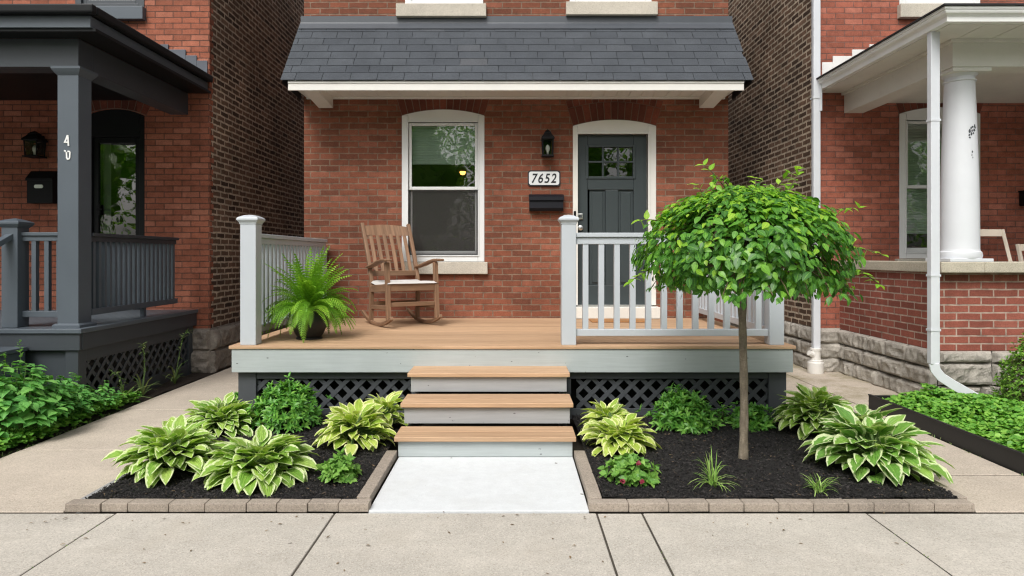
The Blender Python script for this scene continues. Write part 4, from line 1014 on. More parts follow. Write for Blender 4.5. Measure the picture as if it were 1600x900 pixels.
# ================================================================== RIGHT HOUSE
RY=7.70; RXC=3.52; PXW,PFY=3.79,5.93
rh=thing('brick_house','red brick house with white columned porch and brick parapet on the right','house',(6,RY,0))
rw=(px(1405),px(1531),pz(404),pz(178),pz(168)); rup=(px(1405),px(1531),pz(8),5.3,5.3)
mb=MB(); wall(mb,RXC,11,RY,.46,7.6,[rw,rup],.12); mb.build('wall',M['brick_right'],rh)
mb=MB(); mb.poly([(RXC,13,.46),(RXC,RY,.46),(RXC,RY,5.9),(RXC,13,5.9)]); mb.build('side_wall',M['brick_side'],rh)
mb=MB(); random.seed(31)
for i in range(104):
    z=.47+i*.0668; L=.09 if i%2 else .05; L+=random.uniform(-.015,.015); mb.box(RXC-.004,RXC-.001,RY+.0005,RY+L,z+.004,z+.064)
mb.build('corner_bricks',M['brick_right'],rh)
mb=MB(); mb.box(RXC-.15,11.2,RY-.15,13.2,5.902,6.0); mb.build('upper_roof',M['roofblack'],rh)
mb=MB(); mb.box(RXC-.0,PXW-.001,RY-.02,13,-.1,.5); 
rg=random.Random(5); rockface(mb,(RXC-.02,RY-.02,-.02),(1,0,0),(0,-1,0),PXW-RXC+.02,.52,.173,.30,rg,.05); rockface(mb,(RXC-.001,12,-.02),(0,-1,0),(-1,0,0),4.32,.52,.173,.42,rg,.05)
mb.build('foundation',M['stone_grey'],rh)
room(rh,3.7,6.8,RY+.125,10.5,.5,3.3); room(rh,3.7,6.8,RY+.125,10.5,3.9,5.5)
dh_window(rh,rw,RY,(px(1398),px(1537),pz(412),pz(404.5)),blind_z=pz(362),screen=False,meet=pz(291))
voussoirs(rh,rw,RY,[.205],M['voussoir'],M['mortar'])
plain_window(rh,rup,RY,(px(1402),px(1534),pz(30),pz(8.5)),M['white_win'],M['limestone'],M['curtain'])
# parapet wall
mb=MB(); z0,z1=.49,1.185
mb.poly([(PXW,RY,z0),(PXW,PFY,z0),(PXW,PFY,z1),(PXW,RY,z1)]); mb.poly([(PXW,PFY,z0),(11,PFY,z0),(11,PFY,z1),(PXW,PFY,z1)])
mb.poly([(PXW+.3,RY,z0),(PXW+.3,PFY+.3,z0),(PXW+.3,PFY+.3,z1),(PXW+.3,RY,z1)]); mb.poly([(PXW+.3,PFY+.3,z0),(11,PFY+.3,z0),(11,PFY+.3,z1),(PXW+.3,PFY+.3,z1)])
mb.build('parapet',M['brick_parapet'],rh)
mb=MB(); mb.box(PXW-.04,PXW+.34,PFY-.12,RY-.003,z1+.001,EYE-.052); mb.box(PXW+.3405,11,PFY-.12,PFY+.34,z1+.001,EYE-.052); mb.build('parapet_cap',M['limestone_cap'],rh,bevel=.008)
rg=random.Random(15); mb=MB(); mb.box(PXW+.03,11,PFY+.03,RY-.021,-.1,.488); rockface(mb,(PXW,RY-.02,-.02),(0,-1,0),(-1,0,0),RY-.02-PFY,.51,.17,.34,rg,.05); rockface(mb,(PXW,PFY,-.02),(1,0,0),(0,-1,0),6,.51,.2,.5,rg,.06)
mb.build('foundation',M['stone_grey'],rh)
mb=MB(); mb.box(PXW+.3,11,PFY+.3,RY-.005,.5,.72); mb.build('porch_floor',M['leftgrey'],rh)
# column
ccx,ccy=4.02,5.86; zc0=EYE-.052
mb=MB(); h=2.97-zc0; pr=[(.168,.0),(.175,.03),(.168,.06),(.157,.07),(.157,.075),(.155,.08)]
for i in range(13):
    t=i/12; pr.append((.154-.036*t**1.7,.085+(h-.20)*t))
pr+=[(.130,h-.11),(.130,h-.10),(.118,h-.095),(.119,h-.07),(.140,h-.05),(.150,h-.035)]
mb.lathe(pr,(ccx,ccy+.12,zc0+.028),40); col=mb.build('column',M['column_white'],rh,smooth=True,angle=30)
mb=MB(); mb.box(ccx-.19,ccx+.19,ccy-.045,ccy+.31,zc0+.0005,zc0+.03); mb.build('column_plinth',M['column_white'],col,bevel=.004)
mb=MB(); mb.box(ccx-.17,ccx+.17,ccy-.05,ccy+.29,2.95,2.983); mb.build('abacus',M['white_old'],col,bevel=.004)
# ghost marks of removed numerals on the column
m_=at(1517,207,5.83); gh=MB(); rg=random.Random(2)
for k in range(10):
    u=(1513+rg.uniform(-3,8)*.8); v=200+k*1.6
for (u,v,w_,h_) in ((1513,201,2,3),(1516,199,2.5,2.5),(1520,198,2,4),(1511,206,2.5,4),(1515,205,2,3),(1519,204,3,3),(1510,212,2,2.5),(1513.5,210,2.5,3.5),(1517,209,2,2.5),(1511,216,2.5,2),(1514.5,238,1.5,3),(1513.5,243,1.2,3),(1515,247,1,2),(1522,200,1.5,2.5)):
    hh=zc0+.028; 
    c=at(u,v,5.88); rr=.120+.0; dx=(c.x-ccx)
    rad=.154-.036*(((c.z-hh-.085)/(h-.20))**1.7)
    if abs(dx)>=rad*.97: dx=rad*.95*(1 if dx>0 else -1)
    yy=ccy+.12-math.sqrt(rad*rad-dx*dx)
    q=[]
    for sx_,sz_ in ((-.8,-1),(.3,-1.2),(1,-.2),(.6,1),(-.5,1.1),(-1,.2)):
        X=c.x+sx_*w_*1.35/2/178*rg.uniform(.7,1.3); Z=c.z+sz_*h_*1.2/2/178*rg.uniform(.7,1.3); d_x=max(-rad*.99,min(rad*.99,X-ccx)); Y_=ccy+.12-math.sqrt(rad*rad-d_x*d_x)-.002; q.append((X,Y_,Z))
    gh.poly(q)
gh.build('paint_marks',M['char'],col)
# entablature, soffit, gutter, roof
BX=PXW+.05
mb=MB(); mb.box(BX,11,5.80,6.02,2.984,3.215); mb.box(BX,BX+.22,6.021,RY-.003,2.984,3.215); mb.build('porch_beam',M['white_old'],rh,bevel=.004)
mb=MB(); mb.box(BX-.03,11,5.77,5.799,3.19,3.217); mb.box(BX-.031,BX-.001,5.80,RY-.003,3.19,3.217); mb.build('beam_moulding',M['white_old'],rh)
GX,GF=3.50,5.36
mb=MB(); 
for i in range(24):
    x=GX+.06+i*.3; mb.box(max(x,GX+.06)+.002,x+.294,GF+.06,5.80,3.218,3.228)
mb.box(GX+.06,PXW+.24,5.801,RY-.003,3.2185,3.2285); mb.box(PXW+.27,11,6.021,RY-.003,3.10,3.12); mb.build('soffit',M['white_old'],rh)
def sweep(prof,x0,y0,xfar,ywall,sgn):
    """K gutter: profile (outward, z); runs wall -> mitred corner -> along the front"""
    mb=MB()
    for i in range(len(prof)):
        (a,z),(b,w_)=prof[i],prof[(i+1)%len(prof)]
        mb.poly([(x0-sgn*a,ywall,z),(x0-sgn*a,y0-a,z),(x0-sgn*b,y0-b,w_),(x0-sgn*b,ywall,w_)])
        mb.poly([(x0-sgn*a,y0-a,z),(xfar,y0-a,z),(xfar,y0-b,w_),(x0-sgn*b,y0-b,w_)])
    mb.poly([(x0-sgn*a,ywall,z) for a,z in prof]); return mb
sweep([(-.02,3.225),(.070,3.225),(.072,3.262),(.082,3.276),(.100,3.286),(.106,3.300),(.106,3.312),(.114,3.314),(.114,3.335),(.10,3.335),(-.02,3.335)],GX+.08,GF+.08,11,RY-.003,1).build('gutter',M['gutter_white'],rh,bevel=.002)
hip(GX-.035,1,GF-.035,RY-.002,3.345,.30,11).build('porch_roof',M['roofblack'],rh)
sweep([(.0,3.337),(.130,3.337),(.130,3.350),(.0,3.36)],GX+.08,GF+.08,11,RY-.003,1).build('drip_edge',M['roofblack'],rh)
mb=MB()
for i,(u0,u1,v) in enumerate(((1284,1300.5,97.5),(1300.5,1330.5,88),(1330.5,1357,78),(1357,1382,70),(1382,1405,62))): mb.box(px(u0)+.001*i,px(u1),RY-.012-.003*i,RY-.001,pz(v)-.28,pz(v))
mb.build('step_flashing',M['whiteflash'],rh,bevel=.003)
# downspout at porch front
sp=thing('downspout','white square downspout with bent foot at the corner of the right porch','downspout',(3.56,5.62,0))
xs_,ys_=3.565,5.63
mb=MB(); mb.box(xs_-.038,xs_+.038,ys_-.03,ys_+.03,.42,3.23); mb.build('pipe',M['spout_white'],sp,bevel=.006)
mb=MB(); mb.ribbon([(xs_,ys_,.425),(xs_+.012,ys_-.005,.37),(xs_+.05,ys_-.02,.315),(xs_+.12,ys_-.05,.262),(xs_+.37,ys_-.16,.10)],.062,.076,(0.4,.92,0)); mb.build('elbow',M['spout_white'],sp,bevel=.004)
mb=MB()
for z in (2.47,1.16,.70):
    mb=MB(); mb.box(xs_-.043,xs_+.043,ys_-.034,ys_+.034,z,z+.018); mb.build('strap',M['spout_white'],sp)
# back downspout into clay drain
bx,by=3.462,7.58
dp=thing('downspout','tall white drainpipe in the gap beside the right house, standing in a drain fitting','downspout',(bx,by,0))
mb=MB(); mb.box(bx-.04,bx+.04,by-.03,by+.03,.27,5.7); mb.build('pipe',M['spout_white'],dp,bevel=.006)
mb=MB(); mb.lathe([(.085,0),(.088,.02),(.088,.12),(.075,.135),(.075,.15),(.055,.155),(.055,.26),(.062,.262),(.062,.285),(.05,.287)],(bx-.005,by,0.0),20); mb.tube([(bx-.04,by-.02,.21),(bx-.095,by-.03,.235)],.032,10); mb.build('drain_fitting',M['pvc'],dp,smooth=True,angle=35)
mb=MB(); mb.box(bx-.046,bx+.046,by-.036,by+.05,3.12,3.14); mb.build('strap',M['spout_white'],dp)
mb=MB(); mb.box(bx+.025,bx+.05,by-.045,by-.02,2.98,3.30); mb.build('hanger',M['spout_white'],dp)
# folding chairs + mailbox on right porch
def white_chair(label,x0,y,z0,xt,zt,lean):
    t=thing('porch_chair',label,'chair',(x0,y,.72),'white wooden chairs on the right porch')
    w_=.44
    mb=MB()
    mb.bar((x0,y,.72),(x0-lean,y+.12,zt),.038,.03); mb.bar((x0+w_,y+.02,.72),(x0+w_-lean,y+.14,zt),.038,.03); mb.build('back_frame',M['white_wood'],t,bevel=.004)
    mb=MB(); mb.bar((x0-lean+.018,y+.112,zt-.035),(x0+w_-lean-.018,y+.132,zt-.035),.02,.07); mb.build('backrest',M['white_wood'],t,bevel=.004)
    mb=MB(); k=.55; mb.box(x0-lean*k+.02,x0+w_-lean*k-.02,y-.30,y+.05,1.12,1.145); mb.build('seat',M['white_wood'],t,bevel=.004)
    for u in (.02,w_-.02):
        mb=MB(); mb.bar((x0+u-lean*.5,y-.02,1.12),(x0+u-lean*.9,y-.32,.72),.03,.03); mb.build('leg',M['white_wood'],t)
white_chair('white wooden chair with open back behind the round column',4.62,6.55,.72,4.5,1.60,-.02+.15)
white_chair('white wooden chair with slatted back at the right edge, lower one',5.28,6.75,.72,5.2,1.455,.06)
mb=MB(); c=at(1597,310,RY); rmx=thing('mailbox','small black box on the brick wall at the far right edge','mailbox',(c.x+.1,RY,c.z-.12))
mb.box(c.x-.04,c.x+.26,RY-.11,RY-.001,c.z-.09,c.z+.07); mb.build('box_body',M['blackmetal'],rmx,bevel=.01)
mb=MB(); mb.box(c.x-.05,c.x+.27,RY-.12,RY-.001,c.z+.071,c.z+.085); mb.build('lid',M['blackmetal'],rmx,bevel=.005)
# black planter edge
mb=MB(); mb.box(3.122,3.142,3.0+.47,5.83,-.05,.115); mb.box(3.143,3.79,5.81,5.83,-.05,.115); mb.box(3.118,3.146,3.47,5.834,.112,.124)
tag(mb.build('planter_edging',M['planter'],bevel=.004),'black plastic edging board around the right ground cover bed','edging')

# ================================================================== FURNITURE & POTS
ch=thing('rocking_chair','brown wooden rocking chair with slatted back on the porch','rocking chair',(-1.14,6.95,DZ),None,R(31))
HW=.262
def rz_(y): return 1.05-math.sqrt(1.05**2-(y-.06)**2)+.018
random.seed(1)
for s in (-1,1):
    mb=MB(); mb.rnd=.5; mb.ribbon([(s*HW,y,rz_(y)) for y in [-.375+i*.885/16 for i in range(17)]],.032,.036,(1,0,0)); mb.build('rocker',M['chairwood'],ch,bevel=.006,rnd=True,local=True)
    mb=MB(); mb.rnd=.7; mb.bar((s*HW,-.285,rz_(-.285)),(s*HW,-.235,.655),.046,.046,up=(0,-1,0)); mb.build('leg',M['chairwood'],ch,bevel=.008,rnd=True,local=True)
    mb=MB(); mb.rnd=.3; mb.bar((s*HW,.235,rz_(.235)),(s*HW,.215,.40),.042,.046,up=(0,-1,0)); mb.ribbon([(s*HW,.215,.39),(s*HW,.235,.50),(s*(HW+.002),.325,.72),(s*(HW+.006),.515,1.075)],.040,.038,(1,0,0)); mb.build('back_post',M['chairwood'],ch,bevel=.006,rnd=True,local=True)
    mb=MB(); mb.rnd=.6; mb.ribbon([(s*(HW+.014),.27,.60),(s*(HW+.018),.10,.625),(s*(HW+.02),-.08,.662),(s*(HW+.02),-.22,.680),(s*(HW+.02),-.33,.678)],.082,.024,(1,0,0)); mb.build('armrest',M['chairwood'],ch,bevel=.010,rnd=True,local=True)
    mb=MB(); mb.rnd=.4; mb.bar((s*HW,-.26,.405),(s*HW,.215,.375),.03,.075); mb.build('side_rail',M['chairwood'],ch,bevel=.004,rnd=True,local=True)
    mb=MB(); mb.rnd=.45; mb.bar((s*HW,-.27,.205),(s*HW,.22,.185),.022,.042); mb.build('stretcher',M['chairwood'],ch,bevel=.004,rnd=True,local=True)
mb=MB(); mb.rnd=.65; mb.bar((-HW+.02,-.255,.405),(HW-.02,-.255,.405),.03,.075); mb.build('front_rail',M['chairwood'],ch,bevel=.004,rnd=True,local=True)
mb=MB(); mb.rnd=.6; mb.bar((-HW+.02,-.27,.235),(HW-.02,-.27,.235),.022,.042); mb.build('stretcher',M['chairwood'],ch,bevel=.004,rnd=True,local=True)
mb=MB(); mb.rnd=.5; mb.bar((-HW+.02,.22,.22),(HW-.02,.22,.22),.022,.04); mb.build('stretcher',M['chairwood'],ch,bevel=.004,rnd=True,local=True)
mb=MB()
for i in range(7):
    mb.rnd=random.random(); y=-.24+i*.066; z=.435-.02*math.sin(math.pi*i/6); mb.bar((-HW+.012,y,z),(HW-.012,y,z),.056,.014)
mb.build('seat',M['chairwood'],ch,bevel=.003,rnd=True,local=True)
def bk(z): 
    t=(z-.50)/.585; return .235+.09*min(t/.376,1)+.19*max(0,(t-.376)/.624)
mb=MB(); mb.rnd=.55
def fn(u,v):
    x=-HW+.018+u*(2*HW-.036); top=1.045+.022*math.sin(math.pi*u); z=.945+(top-.945)*v; return (x,bk(z)+.018*math.sin(math.pi*u)-.012,z)
mb.grid(fn,12,2)
mb.grid(lambda u,v:(lambda p:(p[0],p[1]+.022,p[2]))(fn(1-u,v)),12,2)
mb.grid(lambda u,v:(lambda p:(p[0],p[1]+.022*v,p[2]))(fn(1-u,1)),12,1); mb.grid(lambda u,v:(lambda p:(p[0],p[1]+.022*v,p[2]))(fn(u,0)),12,1)
mb.build('crest_rail',M['chairwood'],ch,rnd=True,local=True)
mb=MB(); mb.rnd=.5; mb.bar((-HW+.018,bk(.535),.535),(HW-.018,bk(.535),.535),.022,.055); mb.build('lower_back_rail',M['chairwood'],ch,bevel=.004,rnd=True,local=True)
for i in range(6):
    x=-HW+.068+i*(2*HW-.136)/5; mb=MB(); mb.rnd=random.random(); mb.ribbon([(x,bk(z)+.012*math.sin(math.pi*(x+HW)/(2*HW)),z) for z in (.545,.65,.78,.90,.96)],.040,.012,(1,0,0)); mb.build('back_slat',M['chairwood'],ch,bevel=.003,rnd=True,local=True)
# cushion: rests on the chair
cu=MB()
def cfn(u,v,top):
    x=(-HW-.012)+u*(2*HW+.024); y=-.285+v*.50; e=min(u,1-u,v,1-v)/.06; e=min(1,e)**.5
    z=.442-.024*math.sin(math.pi*v)+.010*math.cos(2*math.pi*u)*0; t=.028*e*(1+.10*math.sin(u*19)*math.sin(v*17))
    return (x,y,z+(t if top else -.002))
cu.grid(lambda u,v:cfn(u,v,True),28,28); cu.grid(lambda u,v:cfn(1-u,v,False),28,28)
cush=cu.build('seat_cushion',M['cushion'],None,smooth=True); cush.location=(-1.14,6.95,DZ); cush.rotation_euler=(0,0,R(31)); tag(cush,'thin white seat cushion lying on the brown rocking chair','cushion')

dm=MB(); dm.rnd=.5; dm.box(.86,1.50,7.18,7.52,DZ+.001,DZ+.014)
tag(dm.build('doormat',M['coir'],None,bevel=.004),'thin orange tan doormat lying on the deck before the front door','doormat')
# potted fern
random.seed(12)
fx,fy=-1.765,5.80; fern=thing('potted_fern','bright green fern overflowing a black pot beside the left porch post','potted plant',(fx,fy,DZ))
mb=MB(); mb.lathe([(.112,.0),(.112,.012),(.100,.018),(.104,.022),(.122,.05),(.142,.10),(.150,.15),(.146,.19),(.128,.225),(.122,.235),(.134,.25),(.138,.262),(.126,.266),(.118,.24),(.05,.235)],(fx,fy,DZ),32); mb.build('pot',M['pot'],fern,smooth=True,angle=50)
mb=MB()
def frond(p,d,L,n,droop,W):
    p=V(p); d=V(d).normalized(); sd=d.cross(V((0,0,1)))
    if sd.length<.05: sd=d.orthogonal()
    sd.normalize(); r=random.random(); pts=[]
    tw=random.uniform(-.5,.5)
    for i in range(n+1):
        t=i/n; pts.append((p.copy(),d.copy())); p=p+d*(L/n); d=(d+V((0,0,-1))*droop/n*(.4+1.5*t)).normalized()
    for i in range(2,n+1):
        t=i/n; q,dd=pts[i]; s_=(sd-dd*sd.dot(dd)).normalized(); up=s_.cross(dd)
        s_=(s_*math.cos(tw)+up*math.sin(tw)); 
        wl=W*(math.sin(math.pi*min(1,(t*.86+.14)))**.75)
        for sg in (-1,1):
            dr=(s_*sg+dd*.42+V((0,0,-.22))).normalized()
            ln_=wl*random.uniform(.85,1.1); k=len(mb.v); hw=L/n*.29
            a=q; m_=q+dr*ln_*.5+up*.004; e=q+dr*ln_+V((0,0,-.10*ln_))
            mb.rnd=min(1,max(0,r*.6+.2+.35*(t-.4)+random.uniform(-.12,.12)))
            mb.v+= [tuple(a-dd*hw*.7),tuple(a+dd*hw*.7),tuple(m_+dd*hw),tuple(m_-dd*hw),tuple(e)]
            mb.face([k,k+1,k+2,k+3],[(.2,0),(.8,0),(.8,.5),(.2,.5)]); mb.face([k+3,k+2,k+4],[(.2,.5),(.8,.5),(.5,1)])
    for (a,_),(b,_2) in zip(pts,pts[1:]):
        mb.rnd=.4; mb.bar(a,b,.0035,.0035)
for i in range(150):
    a=random.uniform(0,2*math.pi); e=R(random.choice((random.uniform(0,35),random.uniform(20,65),random.uniform(45,85)))); d=V((math.cos(a)*math.cos(e),math.sin(a)*math.cos(e),math.sin(e)))
    L=random.uniform(.32,.47)*(1.0 if e<R(55) else 1.28); p=V((fx,fy,DZ+.25))+V((d.x,d.y,0))*random.uniform(.0,.07)
    frond(p,d,L,21,random.uniform(1.2,2.9) if e<R(50) else random.uniform(.5,1.5),random.uniform(.046,.068))
mb.build('fronds',M['leaf_fern'],fern,rnd=True)

# ================================================================== PLANTS
def hosta(x,y,rad,hgt,n,mat,label,seed,ll=.17,lw=.085,zs=1.0):
    random.seed(seed); ln_a=random.uniform(0,6.28); ln_m=random.uniform(.05,.16)*rad; t=thing('hosta',label,'hosta plant',(x,y,.04),'hostas in the flower beds')
    lf=MB(); st=MB(); z0=bedz(x,y)
    for i in range(n):
        k=(i+.5)/n                                   # 0 inner .. 1 outer
        a=i*2.39996+random.uniform(-.35,.35); 
        el=R(82-66*k**.9+random.uniform(-12,14))
        d=V((math.cos(a)*math.cos(el),math.sin(a)*math.cos(el),math.sin(el)))
        reach=rad*(.20+.60*k)*random.uniform(.80,1.12)*(1+.30*mnoise.noise(V((math.cos(a)*1.3,math.sin(a)*1.3,seed))))
        L=ll*random.choice((.6,.75,.85,.95,1.0,1.0,1.15))*(1.0 if k>.15 else .8); W=lw*min(1.1,L/ll+.12)*random.uniform(.9,1.12)
        top=z0+hgt*(1.0-.62*k**1.4)*random.uniform(.72,1.04)*(1+.2*mnoise.noise(V((math.cos(a),math.sin(a),seed+9.5))))
        base=V((x,y,z0))+V((math.cos(a),math.sin(a),0))*rad*.06
        hr=max(reach-L*.45*math.cos(el),rad*.06)
        if i%6==5: top=z0+hgt*random.uniform(.12,.5); hr*=random.uniform(.65,1.0)
        tip=V((x+math.cos(a)*hr+ln_m*math.cos(ln_a),y+math.sin(a)*hr+ln_m*math.sin(ln_a),max(top-.02,z0+.02)))
        mid=(base+tip)/2+V((0,0,.03+.03*k))
        st.tube([base,mid,tip],[.005,.004,.003],5,False)
        dl=V((math.cos(a)*math.cos(el*.6),math.sin(a)*math.cos(el*.6),math.sin(el*.6)*.8)).normalized()
        nrm=V((-math.cos(a)*math.sin(el),-math.sin(a)*math.sin(el),math.cos(el)))+V((random.uniform(-.4,.4),random.uniform(-.4,.4),0))
        lf.leaf(tip,dl,nrm,L,W,HOS,random.uniform(.15,.55)+1.15*k**1.5,.28,.10)
    lf.build('leaves',mat,t,smooth=True,rnd=True); st.build('stems',M['stem'],t)
    return t
hosta(-2.01,3.99,0.34,0.235,210,M['leaf_hosta'],'large variegated hosta at the front left corner of the left bed',101,.150,.076)
hosta(-1.52,3.9,0.37,0.2,182,M['leaf_hosta'],'large broad leaved variegated hosta at the front centre of the left bed',102,.165,.092)
hosta(-2.17,4.9,0.3,0.2,182,M['leaf_hosta'],'medium variegated hosta by the charcoal skirt post, beside the left walkway',103,.135,.066)
hosta(-1.11,4.57,0.3,0.225,168,M['leaf_hosta2'],'yellow green hosta left of the wooden steps, in front of the lattice',104,.145,.072)
hosta(-0.97,5.02,0.19,0.25,77,M['leaf_hosta2'],'small yellow green hosta tucked against lattice at the left end of the steps',105,.13,.06)
hosta(0.74,4.5,0.26,0.185,112,M['leaf_hosta2'],'yellow green hosta right of the wooden steps, front one of the pair',106,.150,.074)
hosta(0.69,4.84,0.22,0.205,86,M['leaf_hosta2'],'yellow green hosta right of the wooden steps, rear one against the lattice',107,.14,.065)
hosta(2.2,4.86,0.33,0.265,196,M['leaf_hosta'],'tall variegated hosta at the back right corner of the right bed',108,.165,.080)
hosta(2.19,3.99,0.41,0.25,210,M['leaf_hosta3'],'largest white edged hosta at the right front of the right bed',109,.18,.10)
hosta(2.3,4.42,0.3,0.275,112,M['leaf_hosta3'],'variegated hosta squeezed between the two big hostas by the right walkway',110,.17,.085)

def whorl_shrub(x,y,rx,rz,n,mat,label,seed,ll=.05,lw=.017,z0=.03,cat='shrub',name='shrub',k=6,group='shrubs by the lattice',prof=LAN,flat=.9,rag=.12,shell=.55):
    random.seed(seed); t=thing(name,label,cat,(x,y,z0),group); lf=MB(); st=MB()
    for i in range(n):
        d=rndir(-12,90); f=random.random()**.4; f=shell+(1-shell)*f
        rr=f*(1+random.gauss(0,rag)); lump=1+.13*mnoise.noise(d*2.2+V((seed,0,0)))
        p=V((x+d.x*rx*rr*lump,y+d.y*rx*rr*lump,z0+rz*.28+max(-.25*rz,d.z*rz*.74*rr*lump)))
        ax=(d+V((0,0,.6))+V((random.uniform(-.4,.4),random.uniform(-.4,.4),random.uniform(-.2,.3)))).normalized()
        o=ax.orthogonal().normalized(); q=ax.cross(o); a0=random.uniform(0,6.28)
        if i%3==0: st.tube([V((x+random.uniform(-.04,.04),y+random.uniform(-.04,.04),z0)),V((x,y,z0+rz*.3))*.5+p*.5+V((0,0,-.02)),p],[.004,.003,.0015],4,False)
        for j in range(k):
            a=a0+j*2.4; el=R(random.uniform(5,60)); dd=(o*math.cos(a)+q*math.sin(a))*math.cos(el)+ax*math.sin(el)
            lf.leaf(p-ax*.012*j/k,dd,ax,ll*random.uniform(.7,1.2),lw*random.uniform(.85,1.2),prof,.5,.2)
    lf.build('leaves',mat,t,smooth=True,rnd=True); st.build('stems',M['twig'],t); return t
whorl_shrub(-1.72,5.07,.235,.30,520,M['leaf_shrub'],'rounded dark green shrub in front of the left lattice',201,.052,.018,k=7)
whorl_shrub(1.29,5.02,.215,.235,420,M['leaf_shrub'],'rounded dark green shrub in front of the right lattice, left of the tree trunk',202,.055,.020,k=6,rag=.18)
whorl_shrub(1.83,5.06,.155,.135,190,M['leaf_shrub'],'small dark green shrub just behind and right of the tree trunk',203,.055,.022,k=6,rag=.2)
whorl_shrub(-2.31,5.62,.10,.16,70,M['leaf_shrub'],'tiny green shrub peeking out left of the charcoal skirt post',204,.04,.015,z0=0.0)
whorl_shrub(4.35,5.35,.37,.62,2000,M['leaf_box'],'dense round boxwood at the right edge against the stone base',205,.026,.014,z0=.05,k=5,rag=.06,shell=.8,name='boxwood',group=None)
whorl_shrub(-1.00,3.85,.095,.125,120,M['leaf_small'],'small bright green bedding plant at the front of the left bed',206,.045,.030,name='bedding_plant',cat='plant',k=5,group='small bedding plants',prof=OV4,rag=.15)
fp=whorl_shrub(.69,3.84,.13,.12,130,M['leaf_small'],'small green plant with crimson flowers at the front of the right bed',207,.046,.034,name='flowering_plant',cat='plant',k=5,group='small bedding plants',prof=OV4,rag=.15)
random.seed(66)
for (u,v,Y) in ((973,752,3.69),(1004,753,3.69),(998,724,3.75)):
    mb=MB(); c=at(u,v,Y)
    for i in range(9): mb.leaf(c,rndir(-40,70),(0,-.6,1),.016,.018,ROUND,.3,.2)
    mb.build('flower',M['petal'],fp,rnd=True)
# grass tufts
def tuft(x,y,h,n,label,seed,wid=.007):
    random.seed(seed); mb=MB(); z=bedz(x,y)
    for i in range(n):
        a=random.uniform(0,6.28); e=R(random.uniform(25,85)); d=V((math.cos(a)*math.cos(e),math.sin(a)*math.cos(e),math.sin(e)))
        mb.leaf((x+random.uniform(-.02,.02),y+random.uniform(-.02,.02),z),d,V((-d.x*.5,-d.y*.5,1)),h*random.uniform(.55,1.2),wid*random.uniform(.7,1.3),BLADE,random.uniform(.8,2.4),.3)
    tag(mb.build('grass_tuft',M['leaf_grass'],rnd=True),label,'grass tuft','grass tufts in the right bed')
tuft(1.125,3.72,.19,42,'taller arching grass tuft in the mulch left of the tree trunk',301)
tuft(1.685,3.655,.14,36,'shorter grass tuft in the mulch near the large hosta',302)
# small seedlings by the lattice
whorl_shrub(1.62,5.18,.10,.12,26,M['leaf_shrub'],'tiny ragged seedling in the mulch between right lattice shrubs',208,.04,.018,k=4,rag=.3)

# standard tree
TX,TY=1.478,4.25
random.seed(77); tree=thing('small_tree','small umbrella shaped tree on a slim straight trunk in the right bed','tree',(TX,TY,.03))
mb=MB(); pts=[]; rad=[]
for i in range(14):
    t=i/13; z=-.02+1.23*t; pts.append((TX+.008*math.sin(z*4)-.002,TY+.006*math.sin(z*3),z)); rad.append(.0275-.004*t+(.008*(1-t)**12)+random.uniform(-.0008,.0008)+(.005 if i in(11,12) else 0)+.0012*math.sin(i*2.3))
mb.tube(pts,rad,14)
mb.build('trunk',M['bark'],tree,smooth=True)
top=V((TX,TY,1.13)); crown=MB(); young=MB(); tw=MB()
CR=.675
def dome(az,s):
    """path of a weeping shoot, s 0..1 from the graft to the rim"""
    pass
shoots=[]
for i in range(110):
    az=random.uniform(0,2*math.pi); ext=random.random()**.55
    lump=1+.10*mnoise.noise(V((math.cos(az)*1.6,math.sin(az)*1.6,2)))+random.uniform(-.06,.08)
    rr=CR*(.28+.66*ext)*lump; zt=1.24+ (.66*(1-(.30+.70*ext)**2.1))*random.uniform(.75,1.08)-.02
    H=V((math.cos(az),math.sin(az),0))
    apex=top+H*rr*.55; apex.z=max(zt,1.22)+.02
    end=top+H*rr; end.z=apex.z-.06-.30*ext*random.uniform(.5,1.1)
    if random.random()<.45: end.z-=random.uniform(.0,.16)*ext
    end.z=max(end.z,1.12)
    b1=top+V((0,0,random.uniform(0,.12)))
    path=[]
    n=12
    c1=b1+V((0,0,max(.1,(apex.z-b1.z)*.9)))+H*rr*.12; c2=apex+H*rr*.28+V((0,0,.04))
    for k in range(n+1):
        t=k/n; p=b1*(1-t)**3+c1*3*t*(1-t)**2+c2*3*t*t*(1-t)+end*t**3
        side=V((-H.y,H.x,0))*math.sin(t*3+i)*.04*t; path.append(p+side)
    tw.tube(path,[.0075*(1-.8*k/n)+.0012 for k in range(n+1)],5,False)
    for k in range(3,n+1):
        for rep in range(2 if k<6 else 3):
            p=path[k]+V((random.gauss(0,.03),random.gauss(0,.03),random.gauss(0,.022)))
            dr=(path[k]-path[k-1]).normalized(); a=random.uniform(0,6.28)
            out=V((p.x-TX,p.y-TY,0)); out=out.normalized() if out.length>.02 else rndir(0,10)
            d=(dr*.35+out*random.uniform(.1,.7)+V((math.cos(a),math.sin(a),0))*.75+V((0,0,random.uniform(-.75,.0)))).normalized()
            nrm=(V((0,0,1))+out*.8+V((random.gauss(0,.35),random.gauss(0,.35),random.gauss(0,.2)))).normalized()
            L=random.uniform(.040,.066)
            tgt=young if (p.z>1.63 and random.random()<.42) or random.random()<.045 else crown
            tgt.leaf(p,d,nrm,L,L*random.uniform(.55,.66),OV,random.uniform(.3,1.1),.18,.08)
def rprof(z):
    if z>1.31: return CR*math.sqrt(max(0,1-((z-1.31)/.43)**2.0))
    return CR*(1-.34*((1.31-z)/.21)**1.6)
